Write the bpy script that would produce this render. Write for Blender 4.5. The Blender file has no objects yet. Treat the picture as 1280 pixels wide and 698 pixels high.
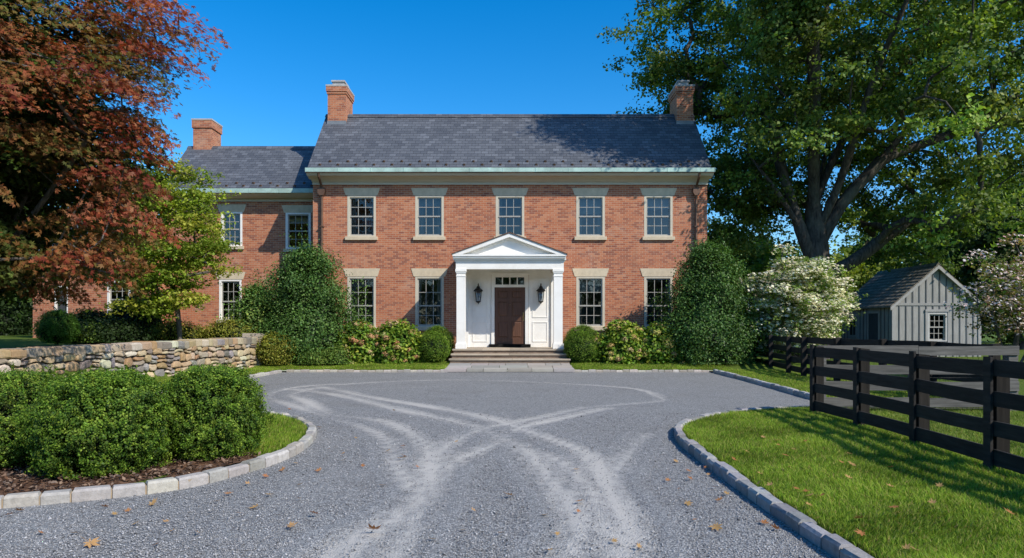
import bpy, math, random
import numpy as np
from mathutils import Vector, noise as mnoise
from mathutils.geometry import delaunay_2d_cdt

R = math.radians
rs = np.random.RandomState
S = bpy.context.scene
COL = S.collection
F = 853.0            # focal length in photo pixels
CZ = 1.45            # eye height
HY = 408.0           # horizon row
def X(px, d): return (px - 640.0) * d / F
def Z(py, d): return CZ + (HY - py) * d / F
def G(px, py, z=0.0):            # ground point seen at a photo pixel
    d = (CZ - z) * F / (py - HY)
    return (X(px, d), d)

# ------------------------------------------------------------------ object helpers
WL = {}
def wloc(o): return WL.get(o.name, Vector((0, 0, 0)))
def tag(o, label=None, cat=None, group=None, kind=None):
    if label: o['label'] = label
    if cat: o['category'] = cat
    if group: o['group'] = group
    if kind: o['kind'] = kind
    return o
def thing(name, label, cat, loc=(0, 0, 0), group=None):
    o = bpy.data.objects.new(name, None); COL.objects.link(o)
    o.location = loc; o.empty_display_size = 0.2
    WL[o.name] = Vector(loc)
    return tag(o, label, cat, group)
def link(name, me, mat, parent=None, local=False, loc=None):
    o = bpy.data.objects.new(name, me); COL.objects.link(o)
    if mat is not None and len(me.materials) == 0: me.materials.append(mat)
    if parent is not None:
        o.parent = parent
        if local:
            if loc is not None: o.location = loc
            WL[o.name] = wloc(parent) + Vector(o.location)
        else:
            w = wloc(parent); me.transform(__import__('mathutils').Matrix.Translation(-w)); WL[o.name] = w
    else:
        if loc is not None: o.location = loc
        WL[o.name] = Vector(o.location)
    return o
def copy_tree(o, parent=None):
    c = o.copy(); COL.objects.link(c); c.parent = parent
    for ch in list(o.children): copy_tree(ch, c)
    return c

class MB:
    """collects polygons with uv in metres, becomes one mesh object"""
    def __init__(s): s.v = []; s.f = []; s.uv = []; s.c = []; s.smooth = []
    def poly(s, pts, uv=None, col=None, smooth=False):
        b = len(s.v); s.v += [tuple(p) for p in pts]; s.f.append(list(range(b, b + len(pts))))
        s.uv.append(uv); s.c.append(col); s.smooth.append(smooth); return s
    def box(s, x0, x1, y0, y1, z0, z1, col=None):
        if x0 > x1: x0, x1 = x1, x0
        if y0 > y1: y0, y1 = y1, y0
        if z0 > z1: z0, z1 = z1, z0
        p = [(x0,y0,z0),(x1,y0,z0),(x1,y1,z0),(x0,y1,z0),(x0,y0,z1),(x1,y0,z1),(x1,y1,z1),(x0,y1,z1)]
        for q in ((0,1,5,4),(1,2,6,5),(2,3,7,6),(3,0,4,7),(4,5,6,7),(3,2,1,0)):
            s.poly([p[i] for i in q], col=col)
        return s
    def hexa(s, p, col=None):      # 8 corners, same order as box
        for q in ((0,1,5,4),(1,2,6,5),(2,3,7,6),(3,0,4,7),(4,5,6,7),(3,2,1,0)):
            s.poly([p[i] for i in q], col=col)
        return s
    def prism(s, prof, axis, a, b, col=None):   # prof polygon (2d) extruded along axis 'x' or 'y'
        if axis == 'x': A = [(a, u, v) for u, v in prof]; B = [(b, u, v) for u, v in prof]
        elif axis == 'y': A = [(u, a, v) for u, v in prof]; B = [(u, b, v) for u, v in prof]
        else: A = [(u, v, a) for u, v in prof]; B = [(u, v, b) for u, v in prof]
        n = len(prof)
        for i in range(n):
            j = (i + 1) % n; s.poly([A[i], A[j], B[j], B[i]], col=col)
        s.poly(A[::-1], col=col); s.poly(B, col=col); return s
    def tube(s, pts, rad, n=8, col=None, caps=True):
        pts = [Vector(p) for p in pts]
        if not hasattr(rad, '__len__'): rad = [rad] * len(pts)
        rings = []
        for i, p in enumerate(pts):
            d = (pts[min(i+1, len(pts)-1)] - pts[max(i-1, 0)]).normalized()
            a = d.cross(Vector((0.31, 0.95, 0.02)))
            if a.length < .1: a = d.cross(Vector((1, 0, 0)))
            a.normalize(); b = d.cross(a)
            rings.append([p + (a*math.cos(2*math.pi*k/n) + b*math.sin(2*math.pi*k/n))*rad[i] for k in range(n)])
        for i in range(len(rings)-1):
            for k in range(n):
                s.poly([rings[i][k], rings[i][(k+1)%n], rings[i+1][(k+1)%n], rings[i+1][k]], col=col, smooth=True)
        if caps: s.poly(rings[0][::-1], col=col); s.poly(rings[-1], col=col)
        return s
    def lathe(s, prof, n=12, cx=0, cy=0, rot=0, col=None, smooth=True):
        rings = [[(cx + r*math.cos(2*math.pi*k/n+rot), cy + r*math.sin(2*math.pi*k/n+rot), z) for k in range(n)] for r, z in prof]
        for i in range(len(rings)-1):
            for k in range(n):
                s.poly([rings[i][k], rings[i][(k+1)%n], rings[i+1][(k+1)%n], rings[i+1][k]], col=col, smooth=smooth)
        s.poly(rings[0][::-1], col=col); s.poly(rings[-1], col=col); return s
    def mesh(s, name):
        me = bpy.data.meshes.new(name); me.from_pydata(s.v, [], s.f)
        uvl = me.uv_layers.new(name='UVMap')
        uvs = []
        for f, uv in zip(s.f, s.uv):
            if uv is None:
                a = Vector(s.v[f[0]]); nrm = Vector((0, 0, 0))
                for i in range(1, len(f)-1):
                    nrm += (Vector(s.v[f[i]])-a).cross(Vector(s.v[f[i+1]])-a)
                ax = max(range(3), key=lambda k: abs(nrm[k]))
                for i in f:
                    p = s.v[i]
                    uvs += [(p[1], p[2]), (p[0], p[2]), (p[0], p[1])][ax]
            else:
                for t in uv: uvs += list(t)
        uvl.data.foreach_set('uv', np.array(uvs, dtype=np.float32))
        me.polygons.foreach_set('use_smooth', np.array(s.smooth, dtype=bool))
        if any(c is not None for c in s.c):
            at = me.attributes.new('col', 'FLOAT_COLOR', 'POINT')
            cc = np.ones((len(s.v), 4), np.float32)
            for f, c in zip(s.f, s.c):
                if c is not None:
                    for i in f: cc[i, :3] = c
            at.data.foreach_set('color', cc.ravel())
        me.update(); return me
    def build(s, name, mat, parent=None, local=False, loc=None):
        return link(name, s.mesh(name), mat, parent, local, loc)

class NM:
    """numpy mesh with a colour per vertex"""
    def __init__(s): s.v = []; s.f = []; s.c = []; s.n = 0
    def add(s, v, faces, c):
        v = np.asarray(v, np.float32).reshape(-1, 3)
        s.v.append(v); s.c.append(np.broadcast_to(np.asarray(c, np.float32), v.shape))
        for f in faces: s.f.append(np.asarray(f) + s.n)
        s.n += len(v)
    def mesh(s, name, smooth=False):
        v = np.concatenate(s.v); c = np.concatenate(s.c)
        me = bpy.data.meshes.new(name)
        me.vertices.add(len(v)); me.vertices.foreach_set('co', v.ravel())
        nl = sum(f.size for f in s.f); nf = sum(len(f) for f in s.f)
        loops = np.concatenate([f.ravel() for f in s.f]).astype(np.int32)
        tot = np.concatenate([np.full(len(f), f.shape[1]) for f in s.f])
        st = np.concatenate([[0], np.cumsum(tot)[:-1]]).astype(np.int32)
        me.loops.add(nl); me.loops.foreach_set('vertex_index', loops)
        me.polygons.add(nf); me.polygons.foreach_set('loop_start', st)
        at = me.attributes.new('col', 'FLOAT_COLOR', 'POINT')
        at.data.foreach_set('color', np.concatenate([c, np.ones((len(c), 1), np.float32)], 1).astype(np.float32).ravel())
        if smooth: me.polygons.foreach_set('use_smooth', np.ones(nf, dtype=bool))
        me.update(calc_edges=True); me.validate()
        return me
    def build(s, name, mat, parent=None, smooth=False):
        return link(name, s.mesh(name, smooth), mat, parent)

# ------------------------------------------------------------------ node helpers
def mat(name):
    m = bpy.data.materials.new(name); m.use_nodes = True; m.node_tree.nodes.clear(); return m, m.node_tree
class NT:
    def __init__(s, nt): s.nt = nt
    def n(s, t, **k):
        o = s.nt.nodes.new('ShaderNode' + t)
        for a, b in k.items():
            if a.startswith('_'): setattr(o, a[1:], b)
        return o
    def l(s, a, b): s.nt.links.new(a, b)
    def val(s, sock, v):
        if hasattr(v, 'is_linked') or hasattr(v, 'links'): s.l(v, sock)
        else:
            if hasattr(sock.default_value, '__len__') and hasattr(v, '__len__') and len(v) == 3 and len(sock.default_value) == 4: v = (*v, 1)
            sock.default_value = v
    def math(s, op, a, b=0.0, c=None):
        o = s.n('Math', _operation=op); s.val(o.inputs[0], a); s.val(o.inputs[1], b)
        if c is not None: s.val(o.inputs[2], c)
        return o.outputs[0]
    def mix(s, f, a, b, blend='MIX'):
        o = s.n('Mix', _data_type='RGBA', _blend_type=blend); s.val(o.inputs[0], f); s.val(o.inputs[6], a); s.val(o.inputs[7], b); return o.outputs[2]
    def noise(s, vec, scale, detail=3, rough=.5, w=False):
        o = s.n('TexNoise'); s.l(vec, o.inputs['Vector']); o.inputs['Scale'].default_value = scale
        o.inputs['Detail'].default_value = detail; o.inputs['Roughness'].default_value = rough; return o.outputs['Fac']
    def ramp(s, f, stops):
        o = s.n('ValToRGB'); s.l(f, o.inputs[0]); e = o.color_ramp.elements
        while len(e) < len(stops): e.new(.5)
        for i, (p, c) in enumerate(stops):
            e[i].position = p; e[i].color = (*c, 1) if hasattr(c, '__len__') else (c, c, c, 1)
        return o.outputs[0]
    def maprange(s, f, a, b, c=0., d=1.):
        o = s.n('MapRange'); s.l(f, o.inputs[0])
        for i, v in enumerate((a, b, c, d)): o.inputs[1+i].default_value = v
        return o.outputs[0]
    def vscale(s, vec, sc):
        o = s.n('Mapping'); s.l(vec, o.inputs[0]); o.inputs['Scale'].default_value = sc; return o.outputs[0]
    def bump(s, h, strength=.5, dist=.01, nrm=None):
        o = s.n('Bump'); s.l(h, o.inputs['Height']); o.inputs['Strength'].default_value = strength; o.inputs['Distance'].default_value = dist
        if nrm is not None: s.l(nrm, o.inputs['Normal'])
        return o.outputs[0]
    def pbr(s, col, rough=.7, bump=None, spec=.3, metal=0.):
        o = s.n('BsdfPrincipled'); s.val(o.inputs['Base Color'], col); s.val(o.inputs['Roughness'], rough)
        o.inputs['Specular IOR Level'].default_value = spec; o.inputs['Metallic'].default_value = metal
        if bump is not None: s.l(bump, o.inputs['Normal'])
        return o.outputs[0]
    def out(s, sh):
        o = s.n('OutputMaterial'); s.l(sh, o.inputs['Surface'])
def start(name):
    m, nt = mat(name); N = NT(nt); tc = N.n('TexCoord'); return m, N, tc

def M_brick(name, tone=1.0):
    m, N, tc = start(name); uv = tc.outputs['UV']
    b = N.n('TexBrick'); N.l(uv, b.inputs['Vector'])
    b.offset = .5; b.inputs['Scale'].default_value = 1
    b.inputs['Brick Width'].default_value = .215; b.inputs['Row Height'].default_value = .074
    b.inputs['Mortar Size'].default_value = .0055; b.inputs['Mortar Smooth'].default_value = .15; b.inputs['Bias'].default_value = -.1
    b.inputs['Color1'].default_value = (0, 0, 0, 1); b.inputs['Color2'].default_value = (1, 1, 1, 1); b.inputs['Mortar'].default_value = (.5, .5, .5, 1)
    per = N.ramp(b.outputs['Color'], [(0, (.25*tone, .080*tone, .046*tone)), (.35, (.37*tone, .120*tone, .056*tone)), (.65, (.43*tone, .155*tone, .072*tone)), (1, (.49*tone, .22*tone, .118*tone))])
    big = N.noise(uv, .35, 4, .6); fine = N.noise(uv, 34, 2, .6)
    per = N.mix(N.maprange(big, .35, .7), per, (.44*tone, .165*tone, .09*tone))
    c2 = N.mix(.55, per, b.outputs['Color'], 'MIX')
    per2 = N.ramp(b.outputs['Color'], [(0, (.21*tone, .068*tone, .042*tone)), (.25, (.37*tone, .118*tone, .054*tone)), (.6, (.44*tone, .155*tone, .070*tone)), (.85, (.47*tone, .19*tone, .095*tone)), (1, (.52*tone, .28*tone, .165*tone))])
    brick = N.mix(.55, per, per2)
    brick = N.mix(N.maprange(fine, .3, .8, 0, .35), brick, (.20*tone, .08*tone, .06*tone))
    eff = N.maprange(N.noise(uv, 1.1, 5, .65), .56, .74, 0, .45)      # pale bloom on some of the bricks
    brick = N.mix(eff, brick, (.46*tone, .31*tone, .23*tone))
    mort = N.mix(N.noise(uv, 3, 3), (.37*tone, .28*tone, .19*tone), (.48*tone, .385*tone, .275*tone))
    st = N.noise(N.vscale(uv, (1.7, .22, 1)), 1.6, 5, .65)
    brick = N.mix(N.maprange(st, .56, .78, 0, .45), brick, (.19*tone, .085*tone, .055*tone))
    colr = N.mix(b.outputs['Fac'], brick, mort)
    h = N.math('SUBTRACT', N.math('MULTIPLY', fine, .3), b.outputs['Fac'])
    N.out(N.pbr(colr, .88, N.bump(h, .6, .008), .2)); return m
def M_slate(name, a, bcol, w=.26, hgt=.135, wood=False):
    m, N, tc = start(name); uv = tc.outputs['UV']
    b = N.n('TexBrick'); N.l(uv, b.inputs['Vector']); b.offset = .5; b.offset_frequency = 2
    b.inputs['Scale'].default_value = 1; b.inputs['Brick Width'].default_value = w; b.inputs['Row Height'].default_value = hgt
    b.inputs['Mortar Size'].default_value = .006; b.inputs['Mortar Smooth'].default_value = .3; b.inputs['Bias'].default_value = 0
    b.inputs['Color1'].default_value = (0, 0, 0, 1); b.inputs['Color2'].default_value = (1, 1, 1, 1); b.inputs['Mortar'].default_value = (.3, .3, .3, 1)
    per = N.ramp(b.outputs['Color'], [(0, a), (.8, bcol), (1, tuple(1.3*x for x in bcol))])
    n1 = N.noise(uv, .5, 4, .6); n2 = N.noise(uv, 14, 3, .6)
    per = N.mix(N.maprange(n1, .4, .7, 0, .25), per, tuple(1.35*x for x in bcol))
    per = N.mix(N.maprange(n2, .35, .75, 0, .35), per, a)
    streak = N.noise(N.vscale(uv, (1.2, 6, 1)), 1.3, 3, .6)
    per = N.mix(N.maprange(streak, .68, .76, 0, .4), per, tuple(2.3*x for x in bcol))
    colr = N.mix(b.outputs['Fac'], per, tuple(.35*x for x in a))
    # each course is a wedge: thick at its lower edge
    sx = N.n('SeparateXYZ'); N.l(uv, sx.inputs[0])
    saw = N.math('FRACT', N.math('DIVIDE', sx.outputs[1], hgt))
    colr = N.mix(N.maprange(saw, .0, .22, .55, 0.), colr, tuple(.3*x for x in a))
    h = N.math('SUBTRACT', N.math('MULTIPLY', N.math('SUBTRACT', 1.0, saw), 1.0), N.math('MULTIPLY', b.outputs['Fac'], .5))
    h = N.math('ADD', h, N.math('MULTIPLY', b.outputs['Color'], .25))
    h = N.math('ADD', h, N.math('MULTIPLY', n2, .3))
    N.out(N.pbr(colr, .62 if not wood else .9, N.bump(h, .8, .014), .4 if not wood else .15)); return m
def M_simple(name, col, rough=.6, var=.15, scale=6, spec=.3, metal=0., bump=.15, bscale=40, bd=.004, stretch=None, dirt=None):
    m, N, tc = start(name); p = tc.outputs['Object']
    if stretch: p = N.vscale(p, stretch)
    a = N.noise(p, scale, 4, .6); b = N.noise(p, bscale, 3, .6)
    c = N.mix(N.maprange(a, .3, .7), tuple(x*(1-var) for x in col), tuple(min(1, x*(1+var)) for x in col))
    if dirt: c = N.mix(N.maprange(N.noise(p, scale*.4, 5, .7), .5, .75, 0, .7), c, dirt)
    N.out(N.pbr(c, rough, N.bump(b, bump, bd), spec, metal)); return m
def M_wood(name, c1, c2, axis='z', scale=1., rough=.8, spec=.2, paint=False):
    m, N, tc = start(name); p = tc.outputs['Object']
    st = {'z': (9, 9, .6), 'x': (.6, 9, 9), 'y': (9, .6, 9)}[axis]
    q = N.vscale(p, tuple(s*scale for s in st))
    g = N.noise(q, 3.2, 5, .62); g2 = N.noise(p, 1.4, 3, .6); oi = N.n('ObjectInfo')
    c = N.mix(N.maprange(g, .3, .72), c1, c2)
    c = N.mix(N.maprange(g2, .35, .7, 0, .4), c, tuple(.6*(x+y)/2 for x, y in zip(c1, c2)))
    hs = N.n('HueSaturation'); N.l(c, hs.inputs['Color']); N.l(N.maprange(oi.outputs['Random'], 0, 1, .78, 1.2), hs.inputs['Value'])
    N.out(N.pbr(hs.outputs[0], rough, N.bump(g, .4, .006), spec)); return m
def M_leaf(name, trans=.3, rough=.5, spec=.35, tmul=(1.5, 1.6, .6)):
    m, N, tc = start(name); a = N.n('Attribute', _attribute_name='col')
    p = N.pbr(a.outputs['Color'], rough, None, spec)
    t = N.n('BsdfTranslucent'); N.l(N.mix(1.0, a.outputs['Color'], tmul, 'MULTIPLY'), t.inputs[0])
    mx = N.n('MixShader'); mx.inputs[0].default_value = trans; N.l(p, mx.inputs[1]); N.l(t.outputs[0], mx.inputs[2])
    N.out(mx.outputs[0]); return m
def M_attr(name, rough=.85, spec=.2, nscale=18, bump=.6, bd=.012, var=.3):
    m, N, tc = start(name); a = N.n('Attribute', _attribute_name='col'); p = tc.outputs['Object']
    n1 = N.noise(p, nscale, 5, .65); n2 = N.noise(p, nscale*.22, 3, .6)
    c = N.mix(N.maprange(n1, .35, .7, 0, var*1.6), a.outputs['Color'], N.mix(.5, a.outputs['Color'], (.05, .045, .04)))
    c = N.mix(N.maprange(n2, .45, .75, 0, var), c, N.mix(.6, a.outputs['Color'], (.45, .43, .40)))
    N.out(N.pbr(c, rough, N.bump(n1, bump, bd), spec)); return m

MT = {}
MT['brick'] = M_brick('brick_masonry', 1.16)
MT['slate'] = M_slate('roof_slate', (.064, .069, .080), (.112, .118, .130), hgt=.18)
MT['shingle'] = M_slate('wood_shingle', (.19, .17, .14), (.30, .27, .225), .13, .17, True)
MT['white'] = M_simple('white_paint', (.86, .83, .765), .5, .03, 3, .3, bump=.12, bscale=9, dirt=(.72, .68, .60))
MT['cream'] = M_simple('cream_paint', (.56, .50, .385), .5, .05, 3, .3, bump=.06)
MT['lime'] = M_simple('limestone', (.58, .48, .335), .85, .12, 5, .2, bump=.25)
MT['sash'] = M_simple('window_sash_paint', (.37, .355, .315), .5, .06, 4, .3, bump=.04)
MT['patina'] = M_simple('copper_patina', (.40, .56, .49), .7, .22, 2.2, .3, bump=.1, dirt=(.22, .26, .22))
MT['copper'] = M_simple('aged_copper', (.15, .085, .055), .55, .25, 5, .4, .35, bump=.08)
MT['lead'] = M_simple('lead_flashing', (.22, .23, .24), .55, .2, 4, .4, .2)
MT['capstone'] = M_simple('chimney_cap_stone', (.42, .40, .38), .85, .15, 6, .2)
MT['iron'] = M_simple('black_iron', (.022, .020, .019), .4, .2, 8, .4, .3)
MT['brass'] = M_simple('aged_brass', (.32, .22, .09), .35, .2, 9, .4, .8)
MT['bulb'] = M_simple('candle_tube', (.7, .66, .55), .5, .03)
MT['door'] = M_wood('stained_door_wood', (.070, .031, .017), (.135, .062, .034), 'z', 1., .45, .35)
MT['fence'] = M_wood('tarred_fence_board', (.012, .0105, .009), (.048, .042, .036), 'y', 1., .75, .25)
MT['fencepost'] = M_wood('fence_post_wood', (.017, .015, .013), (.040, .035, .029), 'z', 1., .85, .15)
MT['greyboard'] = M_wood('weathered_fence_board', (.075, .072, .066), (.20, .19, .172), 'x', 1., .9, .12)
MT['shed'] = M_wood('weathered_board_siding', (.30, .292, .272), (.48, .468, .44), 'z', 1., .88, .15)
MT['shedtrim'] = M_wood('grey_trim_board', (.34, .335, .32), (.46, .45, .43), 'z', 1., .8, .2)
MT['sheddark'] = M_wood('dark_shed_door', (.055, .058, .062), (.085, .09, .095), 'z', 1., .85, .15)
MT['leaf'] = M_leaf('leaf', .32, .55, .2)
MT['gloss'] = M_leaf('glossy_leaf', .2, .5, .25)
MT['redleaf'] = M_leaf('red_leaf', .3, .6, .12, (1.7, .9, .5))
MT['petal'] = M_leaf('petal', .25, .6, .2, (1.05, 1.05, .95))
MT['grassblade'] = M_leaf('grass_blade', .35, .55, .12, (1.3, 1.4, .5))
MT['dryleaf'] = M_leaf('dry_leaf', .2, .6, .25, (1.2, 1.0, .7))
MT['stone'] = M_attr('fieldstone')
MT['kerbstone'] = M_attr('kerb_granite', nscale=22, var=.42, bump=.8)
MT['flag'] = M_attr('flagstone', nscale=9, bump=.3, var=.2)
MT['riser'] = M_simple('brown_riser_stone', (.20, .145, .105), .9, .35, 5, .2, bump=.6, bscale=22, bd=.012, stretch=(1, 1, 3))
MT['batten'] = M_wood('dark_batten_wood', (.10, .105, .11), (.16, .165, .17), 'z', 1., .9, .12)  # battens are a darker grey wood than the siding
MT['joint'] = M_simple('sandy_joint', (.36, .28, .19), .95, .2, 10)
MT['mortar'] = M_simple('dark_mortar', (.075, .065, .055), .95, .2, 10)
MT['chip'] = M_attr('bark_chip', nscale=30)
MT['curtain'] = M_simple('curtain_cloth', (.30, .29, .265), .9, .08, 2, .1, stretch=(30, 30, .6), bump=.3)
MT['plaster'] = M_simple('dark_backing_plaster', (.13, .125, .115), .9, .1)
MT['wire'] = M_simple('fence_wire', (.05, .05, .05), .5, .1, metal=.6)
def M_bark(name, c1, c2):
    m, N, tc = start(name); p = N.vscale(tc.outputs['Object'], (5, 5, 1.1))
    v = N.noise(p, 2.4, 6, .68); v2 = N.noise(tc.outputs['Object'], .9, 4, .6)
    c = N.mix(N.maprange(v, .36, .66), c1, c2)
    c = N.mix(N.maprange(v2, .52, .72, 0, .6), c, (.16, .16, .12))
    N.out(N.pbr(c, .92, N.bump(v, .9, .05), .12)); return m
MT['bark'] = M_bark('oak_bark', (.035, .030, .026), (.115, .10, .085))
MT['bark2'] = M_bark('thin_bark', (.06, .05, .042), (.17, .15, .13))
def M_glass(name, tint=(.80, .84, .84)):
    m, N, tc = start(name)
    t = N.n('BsdfTransparent'); t.inputs[0].default_value = (*tint, 1)
    g = N.n('BsdfGlossy'); g.inputs['Roughness'].default_value = .02
    bp = N.bump(N.noise(tc.outputs['Object'], 2.2, 2), .12, .02); N.l(bp, g.inputs['Normal'])
    fr = N.n('Fresnel'); fr.inputs[0].default_value = 1.52
    mx = N.n('MixShader'); N.l(N.math('ADD', N.math('MULTIPLY', fr.outputs[0], 1.6), .03), mx.inputs[0])
    N.l(t.outputs[0], mx.inputs[1]); N.l(g.outputs[0], mx.inputs[2]); N.out(mx.outputs[0]); return m
MT['glass'] = M_glass('window_glass')
def M_gravel():
    m, N, tc = start('grey_gravel'); p = tc.outputs['Object']
    w = N.n('Attribute', _attribute_name='wear')
    def vor(sc):
        v = N.n('TexVoronoi', _feature='F1'); N.l(p, v.inputs['Vector']); v.inputs['Scale'].default_value = sc
        sx = N.n('SeparateColor'); N.l(v.outputs['Color'], sx.inputs[0]); return v.outputs['Distance'], sx.outputs[0], sx.outputs[1]
    d1, r1, q1 = vor(66); d2, r2, q2 = vor(120)
    c1 = N.ramp(r1, [(0, (.09, .094, .098)), (.25, (.20, .21, .22)), (.7, (.30, .31, .32)), (.92, (.40, .405, .40)), (1, (.54, .53, .51))])
    c2 = N.ramp(r2, [(0, (.10, .105, .11)), (.6, (.26, .27, .28)), (1, (.52, .52, .51))])
    c = N.mix(.4, c1, c2)
    sp1 = N.noise(p, 13, 3, .75); sp2 = N.noise(p, 26, 2, .7)
    c = N.mix(N.maprange(sp1, .50, .68, 0, .7), c, (.12, .125, .13)); c = N.mix(N.maprange(sp2, .54, .70, 0, .65), c, (.52, .52, .51)); c = N.mix(N.maprange(N.noise(p, .9, 5, .7), .52, .72, 0, .45), c, (.17, .165, .155))
    c = N.mix(N.maprange(N.noise(p, .6, 4, .6), .35, .7, 0, .30), c, (.25, .25, .245))
    c = N.mix(1.0, c, (1.13, 1.11, 1.06), 'MULTIPLY')
    c = N.mix(N.maprange(d1, .4, .8, 0, .55), c, (.045, .037, .042))
    wn = N.math('ADD', N.math('MULTIPLY', w.outputs['Fac'], 1.5), N.math('MULTIPLY', N.math('SUBTRACT', N.noise(p, 7, 6, .78), .56), 2.1))
    wn = N.math('MULTIPLY', N.maprange(wn, .22, .95), N.maprange(w.outputs['Fac'], .04, .25))
    fine = N.noise(p, 130, 2, .7)
    dust = N.mix(fine, (.42, .395, .35), (.62, .58, .52))
    c = N.mix(N.math('MULTIPLY', wn, .78), c, dust)
    h = N.math('ADD', N.math('MULTIPLY', d1, -1.), N.math('MULTIPLY', d2, -.5))
    h = N.math('MULTIPLY', h, N.math('SUBTRACT', 1., N.math('MULTIPLY', w.outputs['Fac'], .6)))
    N.out(N.pbr(c, .85, N.bump(h, .8, .014), .12)); return m
MT['gravel'] = M_gravel()
def M_lawn():
    m, N, tc = start('lawn_turf'); p = tc.outputs['Object']
    n1 = N.noise(p, .5, 5, .65); n2 = N.noise(p, 9, 4, .7); n3 = N.noise(p, 60, 2, .7)
    c = N.mix(N.maprange(n1, .35, .65), (.085, .145, .016), (.14, .19, .028))
    c = N.mix(N.maprange(n2, .45, .75, 0, .5), c, (.17, .16, .05))
    c = N.mix(N.maprange(n3, .3, .7, 0, .6), c, (.04, .075, .010))
    N.out(N.pbr(c, .9, N.bump(n3, .8, .03), .1)); return m
MT['lawn'] = M_lawn()
def M_mulch():
    m, N, tc = start('bark_mulch'); p = tc.outputs['Object']
    v = N.n('TexVoronoi'); N.l(N.vscale(p, (1, 1.7, 1)), v.inputs['Vector']); v.inputs['Scale'].default_value = 34
    sx = N.n('SeparateColor'); N.l(v.outputs['Color'], sx.inputs[0])
    c = N.ramp(sx.outputs[0], [(0, (.030, .016, .010)), (.6, (.10, .052, .030)), (1, (.22, .125, .075))])
    N.out(N.pbr(c, .9, N.bump(v.outputs['Distance'], -.9, .02), .15)); return m
MT['mulch'] = M_mulch()

AZ, EL = R(50), R(40)              # the sun, right of and behind the viewer
SD = np.array([math.sin(AZ)*math.cos(EL), -math.cos(AZ)*math.cos(EL), math.sin(EL)])
# ------------------------------------------------------------------ terrain
def sm(a, b, x): t = np.clip((x-a)/(b-a), 0, 1); return t*t*(3-2*t)
def H(x, y):                                    # height of the lawns
    x = np.asarray(x, float); y = np.asarray(y, float)
    h = .065 + .135*sm(21.4, 23.6, y)
    h = h + .80*sm(-8.75, -9.15, x)*sm(6.5, 9.0, y)
    return h
def catmull(pts, step=.1):
    P = [Vector((*p, 0)) for p in pts]; P = [P[0]*2-P[1]] + P + [P[-1]*2-P[-2]]; out = []
    for i in range(1, len(P)-2):
        n = max(2, int((P[i+1]-P[i]).length/step))
        for k in range(n):
            t = k/n; a, b, c, d = P[i-1:i+3]
            q = .5*((2*b)+(-a+c)*t+(2*a-5*b+4*c-d)*t*t+(-a+3*b-3*c+d)*t**3); out.append((q.x, q.y))
    out.append((P[-2].x, P[-2].y)); return out
# kerb lines in plan
L_bed = catmull([(-7.4, 4.3), (-5.6, 5.0), (-4.2, 5.38), (-3.1, 5.95), (-2.72, 6.55), (-2.48, 7.4), (-2.50, 8.4), (-2.78, 9.5), (-3.45, 10.5), (-4.6, 11.4), (-6.2, 12.2)])
L_left = [(-7.35, 12.6), (-7.35, 16.0), (-7.3, 19.2), (-7.22, 21.35)]
L_far = [(-7.1, 21.5), (-2.02, 21.5), (1.92, 21.5), (6.22, 21.5)]
L_right = catmull([(6.3, 21.3), (6.22, 19.0), (6.1, 16.0), (5.95, 13.8), (5.9, 12.6)])
L_lawn = catmull([(6.2, 11.75), (5.0, 11.6), (3.9, 11.2), (2.95, 10.45), (2.35, 9.55), (2.10, 8.6), (2.04, 7.3), (2.02, 5.5), (2.06, 4.0), (2.2, 2.2), (2.8, .3)])
# gravel outline (closed)
OUT = [(-9, 3.6)] + L_bed + [(-7.2, 12.3)] + L_left + L_far + L_right + [(6.05, 12.1)] + L_lawn + [(4, -3), (-9, -3)]
def inside(poly, x, y):
    x = np.asarray(x); y = np.asarray(y); r = np.zeros(x.shape, bool); n = len(poly)
    for i in range(n):
        x0, y0 = poly[i]; x1, y1 = poly[(i+1) % n]
        if y0 == y1: continue
        c = ((y0 > y) != (y1 > y)) & (x < (x1-x0)*(y-y0)/(y1-y0)+x0); r ^= c
    return r
def dseg(px, py, poly):
    d = np.full(px.shape, 1e9)
    for (a, b), (c, e) in zip(poly[:-1], poly[1:]):
        vx, vy = c-a, e-b; L = vx*vx+vy*vy+1e-9
        t = np.clip(((px-a)*vx+(py-b)*vy)/L, 0, 1)
        d = np.minimum(d, np.hypot(px-a-t*vx, py-b-t*vy))
    return d
def lawn_sheet():
    rnd = rs(3)
    pts = [Vector(p) for p in OUT]; ne = len(pts)
    edges = [(i, (i+1) % ne) for i in range(ne)]
    big = [(-400, -60), (400, -60), (400, 600), (-400, 600)]
    gx = np.concatenate([np.arange(-30, -10, 1.0), np.arange(-10, 9, .4), np.arange(9, 30, 1.)])
    gy = np.concatenate([np.arange(-2, 32, .5), np.arange(32, 60, 3.)])
    xx, yy = np.meshgrid(gx, gy); xx = xx.ravel()+rnd.uniform(-.05, .05, xx.size); yy = yy.ravel()+rnd.uniform(-.05, .05, yy.size)
    extra = np.arange(6.5, 26, .5)
    k = ~inside(OUT, xx, yy) & (dseg(xx, yy, OUT+[OUT[0]]) > .12)
    pts += [Vector((a, b)) for a, b in zip(xx[k], yy[k])]
    pts += [Vector((x, y)) for y in extra for x in (-8.76, -8.9, -9.0, -9.14)]
    pts += [Vector(b) for b in big]
    v, e, f, *_ = delaunay_2d_cdt(pts, edges, [], 0, 1e-5)
    vx = np.array([p.x for p in v]); vy = np.array([p.y for p in v]); vz = H(vx, vy)
    fa = np.array([list(t) for t in f if len(t) == 3]); cx = vx[fa].mean(1); cy = vy[fa].mean(1)
    fa = fa[~inside(OUT, cx, cy)]
    nm = NM(); nm.add(np.stack([vx, vy, vz], 1), [fa], (1, 1, 1)); o = nm.build('lawn', MT['lawn'], smooth=True)
    o['kind'] = 'structure'
lawn_sheet()

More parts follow.
